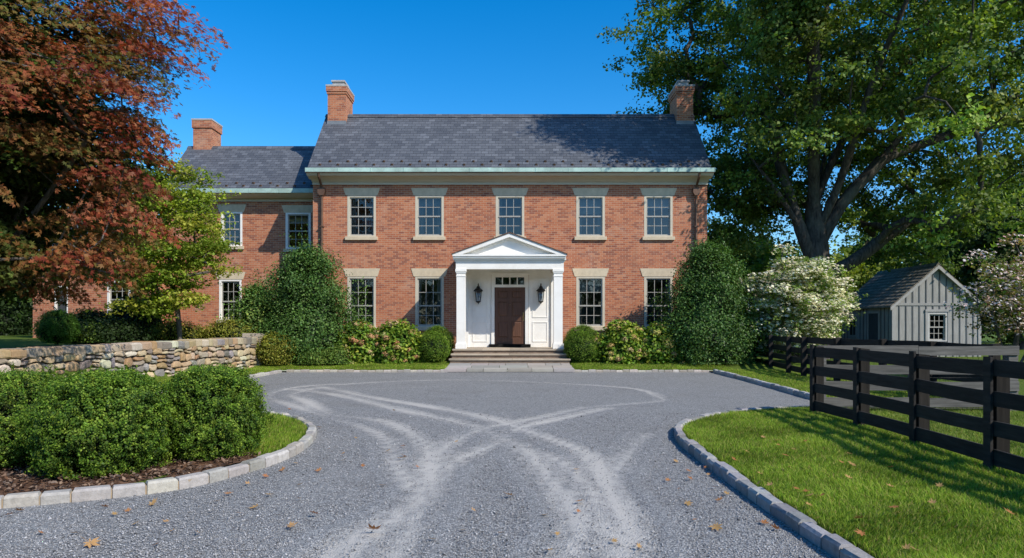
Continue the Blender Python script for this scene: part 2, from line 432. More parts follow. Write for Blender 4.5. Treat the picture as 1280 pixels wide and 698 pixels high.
TR = [[(647,527),(731,510),(769,506),(830,499),(797,487),(731,481),(628,476),(560,475),(490,477),(422,481)],
      [(647,527),(600,538),(553,557),(544,595),(497,641),(455,665),(417,698)],
      [(764,510),(712,520),(656,534),(619,552),(581,571),(553,595),(520,637),(497,698)],
      [(422,480),(370,484),(337,496),(375,510),(441,529),(483,552),(501,580),(508,612)],
      [(390,486),(366,494),(375,499),(417,517),(487,527),(525,552),(541,580),(525,613),(487,651),(440,698)],
      [(366,487),(392,489),(436,496),(487,510),(562,524),(600,534),(637,552),(675,580),(703,613),(717,651),(712,698)],
      [(400,484),(430,489),(470,497),(562,513),(628,527),(670,541),(722,562),(750,585),(769,623),(778,698)],
      [(628,552),(698,576),(740,609),(755,651),(757,698)],
      [(812,543),(778,571),(769,600),(778,628),(790,698)],
      [(360,505),(400,492),(470,486),(560,483)]]
WD = [.13, .16, .15, .12, .16, .17, .17, .13, .14, .10]
WS = [.72, .95, .8, .78, .88, .9, .95, .75, .75, .45]
def gravel_sheet():
    xs = np.arange(-9.5, 9.51, .075); ys = np.concatenate([np.arange(-3, 3.5, .5), np.arange(3.5, 12, .06), np.arange(12, 22.1, .09)])
    xx, yy = np.meshgrid(xs, ys); sh = xx.shape; x = xx.ravel(); y = yy.ravel()
    wx = x + .05*np.sin(y*2.1+x) ; wear = np.zeros(x.size); ridge = np.zeros(x.size)
    for t, w, s in zip(TR, WD, WS):
        pl = catmull([G(*p) for p in t], .25)
        if t[-1][1] >= 690: pl += [(pl[-1][0]+(pl[-1][0]-pl[-6][0])*1.2, 1.5)]
        d = dseg(wx, y, pl)
        wear = np.maximum(wear, s*np.exp(-(d/(w*1.2))**2*1.05)*(.80+.20*np.cos(d/w*7))); ridge = np.maximum(ridge, np.exp(-((d-1.75*w)/(.38*w))**2)*s)
    yn = np.array([mnoise.noise((a*.9, b*.5, 0)) for a, b in zip(x[::1], y[::1])])
    wear = np.clip(wear*(.82+.5*yn) + .12*np.clip(yn, 0, 1)*np.exp(-((x-.2)/2.4)**2), 0, 1)
    z = .006*yn - .016*wear + .010*ridge
    r, c = sh; idx = np.arange(r*c).reshape(sh)
    f = np.stack([idx[:-1, :-1], idx[:-1, 1:], idx[1:, 1:], idx[1:, :-1]], -1).reshape(-1, 4)
    nm = NM(); nm.add(np.stack([x, y, z], 1), [f], (1, 1, 1)); me = nm.mesh('gravel_drive', True)
    at = me.attributes.new('wear', 'FLOAT', 'POINT'); at.data.foreach_set('value', wear.astype(np.float32))
    o = link('gravel_drive', me, MT['gravel']); o['kind'] = 'structure'
    return x, y, wear
GW = gravel_sheet()
# loose stones lying on the gravel near the viewer
def loose_stones():
    r = rs(11); n = 90000
    y = 3.9 + 7.5*r.rand(n)**1.7; x = (r.rand(n)-.5)*y*1.6
    k = inside(OUT, x, y); x = x[k]; y = y[k]
    w = np.zeros(x.size)
    for t, wd in zip(TR, WD):
        w = np.maximum(w, np.exp(-(dseg(x, y, [G(*p) for p in t])/wd)**2))
    k = r.rand(x.size) > w*.85; x = x[k]; y = y[k]; n = x.size
    s = r.uniform(.0036, .0082, n)*(1+.2*(y > 7))*np.where(r.rand(n) < .04, 1.7, 1)
    base = np.array([(1,0,0),(-1,0,0),(0,1,0),(0,-1,0),(0,0,1),(0,0,-1)], float)
    v = base[None]*r.uniform(.6, 1.3, (n, 6, 1)); v += r.uniform(-.25, .25, v.shape)
    a = r.rand(n)*6.28; ca, sa = np.cos(a), np.sin(a)
    v2 = v.copy(); v2[..., 0] = v[..., 0]*ca[:, None]-v[..., 1]*sa[:, None]; v2[..., 1] = v[..., 0]*sa[:, None]+v[..., 1]*ca[:, None]
    v2[..., 2] *= .65
    v2 = v2*s[:, None, None] + np.stack([x, y, s*.35+.002], 1)[:, None]
    tri = np.array([(0,2,4),(2,1,4),(1,3,4),(3,0,4),(2,0,5),(1,2,5),(3,1,5),(0,3,5)])
    f = (tri[None]+6*np.arange(n)[:, None, None]).reshape(-1, 3)
    g = np.clip(r.normal(.31, .105, n), .07, .52)
    c = np.repeat(np.stack([g*1.02, g, g*.99], 1)[:, None], 6, 1).reshape(-1, 3)
    nm = NM(); nm.add(v2.reshape(-1, 3), [f], c); o = nm.build('loose_gravel', M_attr('gravel_stone', .9, .12, 60, .2, .004, .1)); o['kind'] = 'stuff'
    tag(o, 'loose grey crushed stone scattered over the drive', 'gravel')
loose_stones()

# ------------------------------------------------------------------ kerbs
def kerb(label, path, zt, seed, stone=.27, width=.115, tone=(.46, .45, .42), side=1):
    r = rs(seed); P = [Vector((*p, 0)) for p in path]
    L = [0]
    for a, b in zip(P[:-1], P[1:]): L.append(L[-1]+(b-a).length)
    def at(s):
        s = min(max(s, 0), L[-1]-1e-4)
        i = max(k for k in range(len(L)-1) if L[k] <= s); t = (s-L[i])/(L[i+1]-L[i]+1e-9); return P[i].lerp(P[i+1], t), (P[i+1]-P[i]).normalized()
    t = thing('stone_kerb', label, 'kerb', (P[0].x, P[0].y, 0))
    jm = MB(); q_ = np.linspace(0, L[-1], max(2, int(L[-1]/.12)))
    for u0, u1 in zip(q_[:-1], q_[1:]):
        (a, da), (b, db) = at(u0), at(u1); na = Vector((-da.y, da.x, 0))*side; nb = Vector((-db.y, db.x, 0))*side; i0, i1, zm = -.018, width-.045, zt-.022
        A = [a+na*i0, b+nb*i0, b+nb*i1, a+na*i1]; T = [p+Vector((0, 0, zm)) for p in A]; jm.poly(T); jm.poly([A[0], A[1], T[1], T[0]]); jm.poly([A[2], A[3], T[3], T[2]])
    jm.build('mortar_bed', MT['joint'], t)
    s = 0
    while s < L[-1]-.1:
        ln = min(stone*r.uniform(.85, 1.2), L[-1]-s)
        g = .007; a, da = at(s+g); b, db = at(s+ln-g)
        na = Vector((-da.y, da.x, 0))*side; nb = Vector((-db.y, db.x, 0))*side
        a = a-na*.03; b = b-nb*.03
        j = lambda q=.008: r.uniform(-q, q)
        zz = zt + j(.013); w0 = width+j(.018); ch = .02
        def ring(inset, z):
            o0 = -inset; o1 = w0-inset if inset < 0 else w0-inset
            aa = a+da*inset*.4; bb = b-db*inset*.4
            return [aa+na*(-.0+inset)+Vector((j(.003), j(.003), z+j(.0025))), bb+nb*(inset)+Vector((j(.003), j(.003), z+j(.0025))),
                    bb+nb*(w0-inset)+Vector((j(.003), j(.003), z+j(.0025))), aa+na*(w0-inset)+Vector((j(.003), j(.003), z+j(.0025)))]
        r0 = ring(0, -.08); r1 = ring(.002, zz*.5); r2 = ring(.001, zz-ch); r3 = ring(ch, zz)
        c = np.array(tone)*r.uniform(.66, 1.2)*np.array([1+j(.05), 1, 1+j(.06)])
        mb = MB()
        for q0, q1 in ((r0, r2), (r2, r3)):
            for k in range(4): mb.poly([q0[k], q0[(k+1)%4], q1[(k+1)%4], q1[k]], col=c)
        mb.poly(r3, col=c)
        mb.build('kerb_stone', MT['kerbstone'], t)
        s += ln
    return t
kerb('pale granite kerb curving round the mulched boxwood bed', L_bed, .095, 1, .25, .115, (.45, .42, .37), 1)
kerb('granite kerb along the grass strip below the fieldstone wall', L_left, .09, 2, .30, .12, (.50, .47, .42))
kerb('straight granite kerb between the gravel and lawn, left of the front walk', L_far[:2], .075, 3, .22, .12, (.50, .45, .38))
kerb('straight granite kerb between the gravel and lawn, right of the front walk', L_far[2:], .075, 4, .22, .12, (.50, .45, .38))
kerb('granite kerb running from the house lawn towards the black board fence', L_right, .10, 5, .30, .12, (.44, .43, .41))
kerb('grey granite kerb curving round the grass island with fallen leaves', L_lawn, .10, 6, .26, .12, (.34, .33, .32))

# ------------------------------------------------------------------ beds
def bed(name, poly, z, label=None):
    c = np.mean(poly, 0); mb = MB()
    pts = [(x, y, z) for x, y in poly]
    v, e, f, *_ = delaunay_2d_cdt([Vector(p) for p in poly], [(i, (i+1) % len(poly)) for i in range(len(poly))], [], 1, 1e-5)
    for t in f: mb.poly([(v[i].x, v[i].y, z+.03*mnoise.noise((v[i].x*2, v[i].y*2, 0))) for i in t])
    o = mb.build(name, MT['mulch']); o['kind'] = 'structure'; return o
bk = [(-8.6, 3.9)] + [(x-.0, y) for x, y in L_bed if y < 7.2 and x > -7.5]
def off(path, d):
    P = [Vector((*p, 0)) for p in path]; o = []
    for i, p in enumerate(P):
        t = (P[min(i+1, len(P)-1)]-P[max(i-1, 0)]).normalized(); o.append((p.x-t.y*d, p.y+t.x*d))
    return o
inner = off(L_bed, .115)
i7 = [p for p in inner if p[1] < 7.25]
bed('mulch_bed', i7 + [(-3.0, 7.45), (-3.4, 8.2), (-4.6, 8.6), (-6.4, 8.5), (-7.6, 7.5)], .074)
def chips():
    r = rs(5); n = 9000
    x = r.uniform(-6.5, -2.5, n); y = r.uniform(4.9, 8, n)
    k = inside(i7+[(-3.0, 7.45), (-3.4, 8.2), (-4.6, 8.6), (-6.4, 8.5), (-7.6, 7.5)], x, y); x = x[k]; y = y[k]; n = len(x)
    nr = r.normal(0, .5, (n, 3)); nr[:, 2] = 1; nr /= np.linalg.norm(nr, axis=1)[:, None]
    c = np.array([(.045, .022, .013), (.11, .055, .03), (.19, .105, .06), (.26, .17, .11)])[r.randint(0, 4, n)]*r.uniform(.7, 1.2, (n, 1))
    nm = NM(); leaves(nm, np.stack([x, y, np.full(n, .093)+r.rand(n)*.02], 1), nr, r.uniform(.02, .06, n), c, 'chip', r)
    o = nm.build('mulch_chips', MT['chip']); tag(o, 'brown bark chips mulching the boxwood bed', 'mulch', kind='stuff')
for x0, x1, nm_ in ((-8.2, -2.15, 'planting_bed'), (2.0, 8.2, 'planting_bed')):
    bed(nm_, [(x0, 23.55), (x1, 23.55), (x1, 25.8), (x0, 25.8)], .215)

# ------------------------------------------------------------------ foliage kit
def norml(a): return a/np.maximum(np.linalg.norm(a, axis=-1, keepdims=True), 1e-9)
def leaves(nm, p, n, s, c, kind, r):
    m = len(p); n = norml(n); t = norml(np.cross(n, r.normal(size=(m, 3)))); b = np.cross(n, t); s = np.asarray(s)[:, None]
    if kind in ('diamond', 'chip', 'long', 'round'):
        wd = {'diamond': .34, 'chip': .25, 'long': .2, 'round': .48}[kind]
        v = np.stack([p-t*s*.5, p+b*s*wd+n*s*.10, p+t*s*.5, p-b*s*wd+n*s*.10], 1)
        f = np.arange(4*m).reshape(-1, 4); nm.add(v.reshape(-1, 3), [f], np.repeat(c[:, None], 4, 1).reshape(-1, 3))
    else:
        if kind == 'palm5': A = [(-78, .62), (-40, .88), (0, 1.), (40, .88), (78, .62)]; W = .15
        elif kind == 'palm3': A = [(-58, .85), (0, 1.), (58, .85)]; W = .24
        elif kind == 'bract': A = [(0, .6), (90, .6), (180, .6), (270, .6)]; W = .42
        vs = []
        for a, ln in A:
            d = t*math.cos(R(a))+b*math.sin(R(a)); e = -t*math.sin(R(a))+b*math.cos(R(a))
            droop = n*s*(-.12)
            vs.append(np.stack([p, p+(d*.5*ln+e*W*ln)*s, p+d*s*ln+droop, p+(d*.5*ln-e*W*ln)*s], 1))
        v = np.concatenate(vs, 1)
        f = np.arange(4*len(A)*m).reshape(-1, 4); nm.add(v.reshape(-1, 3), [f], np.repeat(c[:, None], 4*len(A), 1).reshape(-1, 3))
def pick(pal, n, r, jit=.25):
    w = np.array([q[1] for q in pal], float); w /= w.sum(); c = np.array([q[0] for q in pal])[r.choice(len(pal), n, p=w)]
    return np.clip(c*r.uniform(1-jit, 1+jit, (n, 1))*r.uniform(.93, 1.07, (n, 3)), .004, 1)
chips()
def clump_leaves(nm, ctr, rad, cnt, size, pal, kind, r, flat=.6, up=.7, center=None, outw=.5, rnd=.8, gauss=True, tone=None):
    """cnt leaves round every clump centre"""
    m = len(ctr); k = np.repeat(np.arange(m), cnt); n = len(k)
    off_ = r.normal(size=(n, 3))*.5 if gauss else norml(r.normal(size=(n, 3)))*r.rand(n, 1)**(1/3)
    sub = 9                                        # leaves sit in tufts at the twig ends
    tuft = np.repeat(np.arange(n//sub+1), sub)[:n]; tc_ = off_[::sub]; shade = r.uniform(.72, 1.3, n//sub+1)
    rr = np.broadcast_to(np.asarray(rad, float).reshape(-1, 1) if np.ndim(rad) else np.full((m, 1), rad), (m, 1))
    off_ = tc_[np.minimum(tuft, len(tc_)-1)]*rr[k]+r.normal(size=(n, 3))*size*.85; off_[:, 2] *= flat
    p = ctr[k]+off_
    nr = r.normal(size=(n, 3))*rnd+np.array([0, 0, up])+norml(off_)*outw
    if center is not None: nr += norml(p-np.asarray(center))*outw
    ct = pick(pal, m, r, .18)[k]*.55+pick(pal, n, r, .3)*.45
    ct = ct*shade[tuft][:, None]
    if tone is not None: ct = ct*tone[k][:, None]
    leaves(nm, p, nr, r.uniform(size*.7, size*1.3, n), ct, kind, r)

def skeleton(guides, attr, R0, seed, rmin=.012, bow=.12, expo=2.3):
    """branches joining every clump to the guide limbs; returns a list of (points, radii) chains"""
    r = rs(seed); pos = []; par = []
    for gpts, start_at in guides:
        prev = -1
        if start_at is not None:
            d = [(Vector(p)-Vector(gpts[0])).length for p in pos]; prev = int(np.argmin(d))
        q = [Vector(p) for p in gpts]
        P = [q[0]*2-q[1]]+q+[q[-1]*2-q[-2]]
        seq = []
        for i in range(1, len(P)-2):
            n = max(2, int((P[i+1]-P[i]).length/.5))
            for k in range(n):
                t = k/n; a, b, c, d = P[i-1:i+3]
                seq.append(.5*((2*b)+(-a+c)*t+(2*a-5*b+4*c-d)*t*t+(-a+3*b-3*c+d)*t**3))
        seq.append(q[-1])
        for i, p in enumerate(seq):
            if i == 0 and prev >= 0: continue
            pos.append(np.array(p)); par.append(prev); prev = len(pos)-1
    root = pos[0]; ng = len(pos)
    lim = np.array([p[2] for p in pos[:ng]])
    ok_from = [i for i in range(ng) if pos[i][2] > root[2]+.25*(max(lim)-root[2])]
    tips = []
    order = np.argsort([np.linalg.norm(a-root) for a in attr])
    A = list(pos); usable = set(ok_from); cand = list(ok_from)
    for ai in order:
        a = attr[ai]; pa = np.array([pos[i] for i in cand]); d = np.linalg.norm(pa-a, axis=1)
        up = np.maximum(0, pa[:, 2]-a[2])*.7; back = np.maximum(0, np.linalg.norm(pa-root, axis=1)-np.linalg.norm(a-root))
        low_ = np.maximum(0, a[2]-pa[:, 2]-1.6)*.55; i = cand[int(np.argmin(d+up+back+low_))]; q = pos[i]; L = np.linalg.norm(a-q); n = max(1, int(L/.6)); prev = i
        side = r.normal(size=3)*L*bow
        for k in range(1, n+1):
            t = k/n; p = q+(a-q)*t+side*math.sin(math.pi*t)*.6+np.array([0, 0, L*.10*math.sin(math.pi*t)])+(r.normal(size=3)*.04 if k < n else 0)
            pos.append(p); par.append(prev); prev = len(pos)-1; cand.append(prev)
    n = len(pos); ch = [[] for _ in range(n)]
    for i, p in enumerate(par):
        if p >= 0: ch[p].append(i)
    rad = np.zeros(n)
    for i in range(n-1, -1, -1):
        rad[i] = (sum(rad[c]**expo for c in ch[i]))**(1/expo) if ch[i] else 1.
    rad = rad/rad[0]*R0; rad = np.maximum(rad, rmin)
    chains = []; stack = [(0, None)]
    while stack:
        i, p = stack.pop(); pts = [] if p is None else [pos[p]]; rr = [] if p is None else [min(rad[p], rad[i]*1.15)]
        while True:
            pts.append(pos[i]); rr.append(rad[i])
            if not ch[i]: break
            c = sorted(ch[i], key=lambda k: -rad[k])
            for o in c[1:]: stack.append((o, i))
            i = c[0]
        chains.append((pts, rr))
    return chains
def wood(nm, chains, sides=7, c=(1, 1, 1)):
    for pts, rr in chains:
        if len(pts) < 2: continue
        P = np.array(pts); n = len(P); d = norml(np.gradient(P, axis=0)); ref = np.array([.13, .97, .2])
        a = norml(np.cross(d, ref)); b = np.cross(d, a); rr = np.array(rr)
        sd = sides if rr[0] > .06 else 4
        an = np.arange(sd)*2*math.pi/sd
        wob = 1+.12*np.sin(an*3+P[:, 2:3]*1.3)
        v = P[:, None]+(a[:, None]*np.cos(an)[None, :, None]+b[:, None]*np.sin(an)[None, :, None])*(rr[:, None]*wob)[..., None]
        ix = np.arange(n*sd).reshape(n, sd); nx = np.roll(ix, -1, 1)
        f = np.stack([ix[:-1], nx[:-1], nx[1:], ix[1:]], -1).reshape(-1, 4); nm.add(v.reshape(-1, 3), [f], c)

def tree(name, label, cat, base, R0, guides, attr, spec, seed, group=None, barkm='bark', leafm='leaf', sides=7, cut=None, crown='crown'):
    t = thing(name, label, cat, base, group); r = rs(seed)
    w = NM(); wood(w, skeleton(guides, attr, R0, seed), sides); w.build('trunk', MT[barkm], t, True)
    nm = NM()
    for sp in spec: clump_leaves(nm, attr, r=r, **sp)
    o = nm.build(crown, MT[leafm], t); return t, o

# ------------------------------------------------------------------ oak
def clear(p):
    # keeps the crown from shading the house front and the shed gable, which stand in full sun
    k = np.ones(len(p), bool)
    for y, x0, x1, z0, z1 in ((25.85, -8, 7.6, -.5, 7.5), (28.0, 15.2, 19.6, .0, 4.4)):
        t = (y-p[:, 1])/-SD[1]; hx = p[:, 0]-SD[0]*t; hz = p[:, 2]-SD[2]*t
        k &= ~((t > 0) & (hx > x0-.5) & (hx < x1+.5) & (hz > z0) & (hz < z1+.3))
    return k
def oak():
    r = rs(21); n = 3600
    c = np.array([13.6, 27.6, 11.4]); rad = np.array([10.2, 7.2, 8.2])
    d = norml(r.normal(size=(n, 3))); q = np.where(r.rand(n) < .72, r.uniform(.62, 1., n), r.uniform(.2, .7, n))
    lump = np.array([1+.22*mnoise.noise(Vector(v*1.8)) for v in d])
    p = c+d*rad*(q*lump)[:, None]
    px = 640+F*p[:, 0]/p[:, 1]; py = HY-F*(p[:, 2]-CZ)/p[:, 1]
    k = p[:, 2] > 4.4
    k &= ~((p[:, 0] < 8.4) & (p[:, 1] < 29.5))
    k &= ~((p[:, 0] < 8.4) & (p[:, 2] < 10.5))
    k &= ~((np.abs(p[:, 0]-12.6) < 2.3) & (p[:, 2] < 7.6) & (p[:, 1] < 27.5))     # open below the limbs
    k &= ~((p[:, 2] < 6.3) & (p[:, 0] > 10.2) & (p[:, 0] < 15))
    k &= clear(p)
    p = p[k]
    # keep clumps apart so the sky shows between them
    keep = []
    for a in p:
        if all(np.sum((a-b)**2) > 1.08**2 for b in keep): keep.append(a)
        if len(keep) >= 385: break
    lowl = np.array([(9.0, 28.4, 5.4), (9.8, 28.9, 4.9), (10.6, 28.6, 5.6), (8.9, 29.4, 6.8), (10.0, 29.2, 6.9), (11.0, 29.3, 6.4), (9.3, 30, 5.3), (10.6, 30, 7.6), (8.8, 28.2, 8.0), (14.2, 28.6, 6.0), (15.4, 28.8, 5.6), (17, 28.5, 5.4), (18.6, 28.4, 5.6), (16, 30, 6.4), (9.3, 26.3, 8.6), (9.0, 27, 7.2), (9.4, 28, 6.2), (9.9, 26.6, 6.6), (9.0, 26.2, 9.8), (9.3, 29, 8.1), (9.8, 27.5, 7.6), (10.4, 25.5, 8.2)])
    # boughs added high up, placed along the sun's path to shade the roof
    q = r.rand(90, 2); tx = 1.2+6.2*q[:, 0]; v_ = q[:, 1]*np.clip((tx-.2)/6.2, .15, 1.); ty = 27.9-2.5*v_; tz = 10.0-2.7*v_
    t_ = np.maximum((9.2-tx)/SD[0], 5.)+r.uniform(0, 4, 90); br_ = np.stack([tx, ty, tz], 1)+SD[None]*t_[:, None]
    bx = 640+F*br_[:, 0]/br_[:, 1]; by = HY-F*(br_[:, 2]-CZ)/br_[:, 1]
    br_ = br_[clear(br_) & ((bx > 905) | (by < -25)) & (br_[:, 2] < 19.5)]
    # bough reaching out behind the chimney and over the ridge
    q = r.rand(70, 3); lb = np.stack([4.6+3.8*q[:, 0], 29.2+2.2*q[:, 1], 10.9+(1.2+5.4*np.clip((4.6+3.8*q[:, 0]-3.6)/3, .3, 1))*q[:, 2]], 1); kb = []
    for a in lb:
        if all(np.sum((a-e)**2) > .85**2 for e in kb): kb.append(a)
    A = np.concatenate([np.array(keep), lowl[clear(lowl)], br_[:46], np.array(kb)])
    A = A[640+F*A[:, 0]/A[:, 1] > np.where(HY-F*(A[:, 2]-CZ)/A[:, 1] > -20, 800, 0)]
    b = (12.1, 27, .15)
    gd = [([b, (12.1, 27, 1.6), (12.05, 27, 3.4), (12.0, 27.0, 5.0), (11.9, 27, 7.2), (12.1, 27.4, 10), (12.6, 27.6, 13.5), (13, 27.6, 16)], None),
          ([(12.05, 27, 3.4), (11.3, 26.7, 5.2), (10.6, 26.8, 7.6), (10.0, 27.3, 10.2), (8.8, 28.6, 12.6)], 1),
          ([(11.3, 26.7, 5.2), (10.2, 26.2, 6.6), (9.2, 26.3, 8.0), (8.9, 26.8, 9.4)], 1),
          ([(12.0, 27, 4.4), (12.9, 26.7, 6.2), (14.3, 26.4, 7.9), (15.8, 26.0, 10.0), (17.0, 25.6, 12.4), (18, 25.4, 14)], 1),
          ([(14.3, 26.4, 7.9), (16.0, 26.8, 8.6), (18.4, 27.0, 9.3), (20.6, 27, 9.7)], 1),
          ([(12.1, 27, 3.3), (13.4, 26.9, 4.0), (14.8, 27.0, 5.0), (16.6, 27.4, 6.1), (18.2, 27.4, 7.0)], 1),
          ([(11.95, 27, 6.2), (13.2, 27.3, 8.8), (15.2, 27.6, 11.4), (18.2, 27, 13.4)], 1),
          ([(12.0, 27, 5.0), (12.6, 26.2, 7.0), (12.9, 24.6, 10), (13.3, 23, 12.4)], 1),
          ([(11.95, 27, 6.0), (11.5, 26, 8.4), (10.8, 24.4, 11), (10.2, 23.4, 13)], 1),
          ([(12.0, 27.2, 5.4), (13, 28.6, 8), (14.4, 30.6, 11), (15, 32, 13)], 1)]
    t = thing('oak_tree', 'huge dark green spreading tree towering behind the board shed', 'tree', b)
    w = NM(); ch = skeleton(gd, A[~((A[:, 2] < 6.2) & (A[:, 0] < 11.3))], .62, 5, rmin=.016, expo=1.8)
    wood(w, ch, 10)
    # root flare
    fl = [([np.array([12.1+1.25*math.cos(a), 27+1.25*math.sin(a), .0]), np.array([12.1+.75*math.cos(a), 27+.75*math.sin(a), .35]), np.array([12.1+.45*math.cos(a), 27+.45*math.sin(a), 1.3])], [.16, .3, .36]) for a in np.arange(7)*.9]
    wood(w, fl, 8); w.build('trunk', MT['bark'], t, True)
    nm = NM(); rad_ = r.uniform(.75, 1.25, len(A))
    pal = [((.074, .128, .021), 4), ((.112, .172, .028), 3), ((.19, .245, .044), 2.4), ((.045, .085, .017), 1.4), ((.28, .29, .075), 1.2)]
    tone = r.uniform(.5, 1.55, len(A))*np.where(A[:, 0] > 13.5, 1.15, .95)  # light contrast put into the leaf tones, paler on the sunny right
    clump_leaves(nm, A, rad_*.92, 370, .155, pal, 'diamond', r, flat=.55, up=.55, center=c, outw=.45, rnd=.75, tone=tone)
    # fringe of sprays that breaks the outline
    k = r.choice(len(A), 260); sub = A[k]+r.normal(size=(260, 3))*.9; sub = sub[~((sub[:, 0] < 8.2) & (sub[:, 1] < 29.2)) & clear(sub)]
    clump_leaves(nm, sub, .55, 120, .145, pal, 'diamond', r, flat=.5, up=.55, outw=.5)
    nm.build('crown', MT['leaf'], t)
oak()

# ------------------------------------------------------------------ red maple
def maple():
    r = rs(8); n = 9000
    c = np.array([-11.2, 14.2, 5.9]); rad = np.array([5.0, 4.9, 4.7])
    d = norml(r.normal(size=(n, 3))); q = np.where(r.rand(n) < .7, r.uniform(.72, 1., n), r.uniform(.25, .75, n))
    lump = np.array([1+.20*mnoise.noise(Vector(v*2.2)) for v in d]); p = c+d*rad*(q*lump)[:, None]
    qq = q*lump
    px = 640+F*p[:, 0]/p[:, 1]; py = HY-F*(p[:, 2]-CZ)/p[:, 1]
    k = (p[:, 0] > -14.6) & (p[:, 2] > 2.35)
    k &= px < np.where(py > 95, 172, 188)
    k &= ~((py > 300) & (px > 150)) & ~((py > 250) & (px > 190))
    p = p[k]; qq = qq[k]; keep = []; kq = []
    for a, b in zip(p, qq):
        if all(((a[0]-e[0])**2+(a[1]-e[1])**2)/.72**2+(a[2]-e[2])**2/.40**2 > 1 for e in keep): keep.append(a); kq.append(b)
        if len(keep) >= 430: break
    tip = np.array([(-6.35, 13.0, 7.05), (-6.45, 12.6, 6.6), (-6.3, 12.9, 7.45), (-6.7, 13.2, 7.7), (-6.95, 12.6, 5.9), (-6.9, 13.3, 6.9), (-7.0, 12.8, 5.3), (-7.0, 12.7, 4.9), (-7.0, 12.3, 4.3), (-7.1, 12.6, 3.6), (-7.4, 12.3, 3.0), (-7.5, 12.0, 2.75), (-6.9, 13, 7.3)])
    A = np.concatenate([np.array(keep), tip]); kq = np.array(kq+[1.]*len(tip))
    b = (-12.4, 14.8, .88)
    gd = [([b, (-11.9, 14.75, 1.7), (-11.2, 14.5, 3.), (-11, 14.3, 5), (-11.2, 14.2, 8)], None),
          ([(-11.7, 14.7, 1.9), (-10.4, 13.9, 2.9), (-8.9, 13.3, 4.2), (-7.6, 12.8, 5.5)], 1),
          ([(-11.4, 14.5, 2.3), (-10.4, 13.0, 3.2), (-9.4, 11.7, 4.0)], 1),
          ([(-10.9, 14.5, 3.0), (-9.6, 14.1, 5), (-8, 13.7, 6.8)], 1),
          ([(-11.5, 14.5, 2.2), (-12.4, 14, 3.4), (-13.4, 13.6, 4.6)], 1),
          ([(-11, 14.3, 4.4), (-10.6, 12.6, 6), (-10.2, 11, 7.3)], 1)]
    t = thing('maple_tree', 'red and bronze leaved maple hanging over the stone wall', 'tree', b)
    w = NM(); wood(w, skeleton(gd, A, .15, 9, rmin=.006, expo=2.1), 7); w.build('trunk', MT['bark2'], t, True)
    red = [((.24, .050, .026), 3), ((.33, .115, .045), 2.6), ((.36, .17, .085), 1.5), ((.14, .028, .018), 2.2), ((.17, .12, .03), 1.8)]
    brz = [((.20, .105, .035), 2.4), ((.09, .10, .022), 2.4), ((.27, .080, .035), 2.4), ((.12, .13, .028), 1.6)]
    grn = [((.040, .072, .013), 3), ((.065, .11, .018), 2), ((.15, .22, .035), 1.1), ((.06, .055, .016), 1)]
    nm = NM(); hgt = A[:, 2]
    sc = kq+r.normal(0, .16, len(A))
    kind = np.where(sc > .93, 0, np.where(sc > .68, 1, 2)); kind[(hgt < 4.6) & (A[:, 0] < -9.8) & (r.rand(len(A)) < .65)] = 2; kind[(r.rand(len(A)) < .18)] = 1
    topl = (A[:, 0] < -8.6) & (hgt > 5.0) & (r.rand(len(A)) < .6); kind[topl] = 1; kind[topl & (r.rand(len(A)) < .35)] = 2; kind[-13:] = 0
    for i, pal in enumerate((red, brz, grn)):
        a = A[kind == i]; m = len(a); rr_ = r.uniform(.6, .95, m)
        # flat sprays drooping at the rim
        cnt = 250; k = np.repeat(np.arange(m), cnt); nn = len(k); an = r.rand(nn)*6.283; ra = r.rand(nn)**.55*rr_[k]
        dirv = norml(a-c)[k]; off_ = np.stack([np.cos(an)*ra, np.sin(an)*ra, -.48*(ra/rr_[k])**2*rr_[k]+r.normal(0, .06, nn)-.35*0], 1)
        off_[:, 2] -= .28*(off_*dirv)[:, :2].sum(1)
        nr = r.normal(size=(nn, 3))*.42+np.array([0, 0, .75])+dirv*.55
        col = pick(pal, m, r, .2)[k]*.5+pick(pal, nn, r, .3)*.5
        leaves(nm, a[k]+off_, nr, r.uniform(.06, .105, nn), col, 'palm5' if i <= 1 else 'palm3', r)
    d = norml(r.normal(size=(150, 3))); ic = c+d*rad*r.uniform(.2, .66, (150, 1)); ic = ic[(ic[:, 0] > -14.8) & (ic[:, 2] > 2.9) & (640+F*ic[:, 0]/ic[:, 1] < 130)]
    clump_leaves(nm, ic, .95, 330, .13, [((.016, .030, .008), 3), ((.030, .05, .010), 1.5), ((.03, .018, .01), 1)], 'diamond', r, flat=.6, up=.6)  # very dark leaves paint the shade inside the crown
    nm.build('crown', MT['redleaf'], t)
maple()

def simple_tree(name, label, base, c, rad, R0, nclump, sp, seed, group=None, leafm='leaf', flatq=None, zmin=None, barkm='bark2', stems=None):
    r = rs(seed); n = nclump*8; c = np.array(c, float); rad = np.array(rad, float)
    d = norml(r.normal(size=(n, 3))); q = np.where(r.rand(n) < .7, r.uniform(.65, 1., n), r.uniform(.15, .7, n))
    lump = np.array([1+.3*mnoise.noise(Vector(v*1.9)+Vector((seed, 0, 0))) for v in d]); p = c+d*rad*(q*lump)[:, None]
    if zmin: p = p[p[:, 2] > zmin]
    sep = (rad[0]*rad[1]*rad[2]*4/nclump)**(1/3)*.62; keep = []
    for a in p:
        if all(np.sum((a-e)**2) > sep**2 for e in keep): keep.append(a)
        if len(keep) >= nclump: break
    A = np.array(keep); b = np.array(base, float)
    gd = [([tuple(b), tuple(b*.7+c*.3+np.array([.05, 0, 0])), tuple(b*.3+c*.7), tuple(c+np.array([0, 0, rad[2]*.4]))], None)]
    if stems:
        for s in stems: gd.append(([tuple(b)]+list(s), 1))
    t, o = tree(name, label, 'tree', tuple(base), R0, gd, A, sp, seed, group, barkm, leafm)
    return t, A
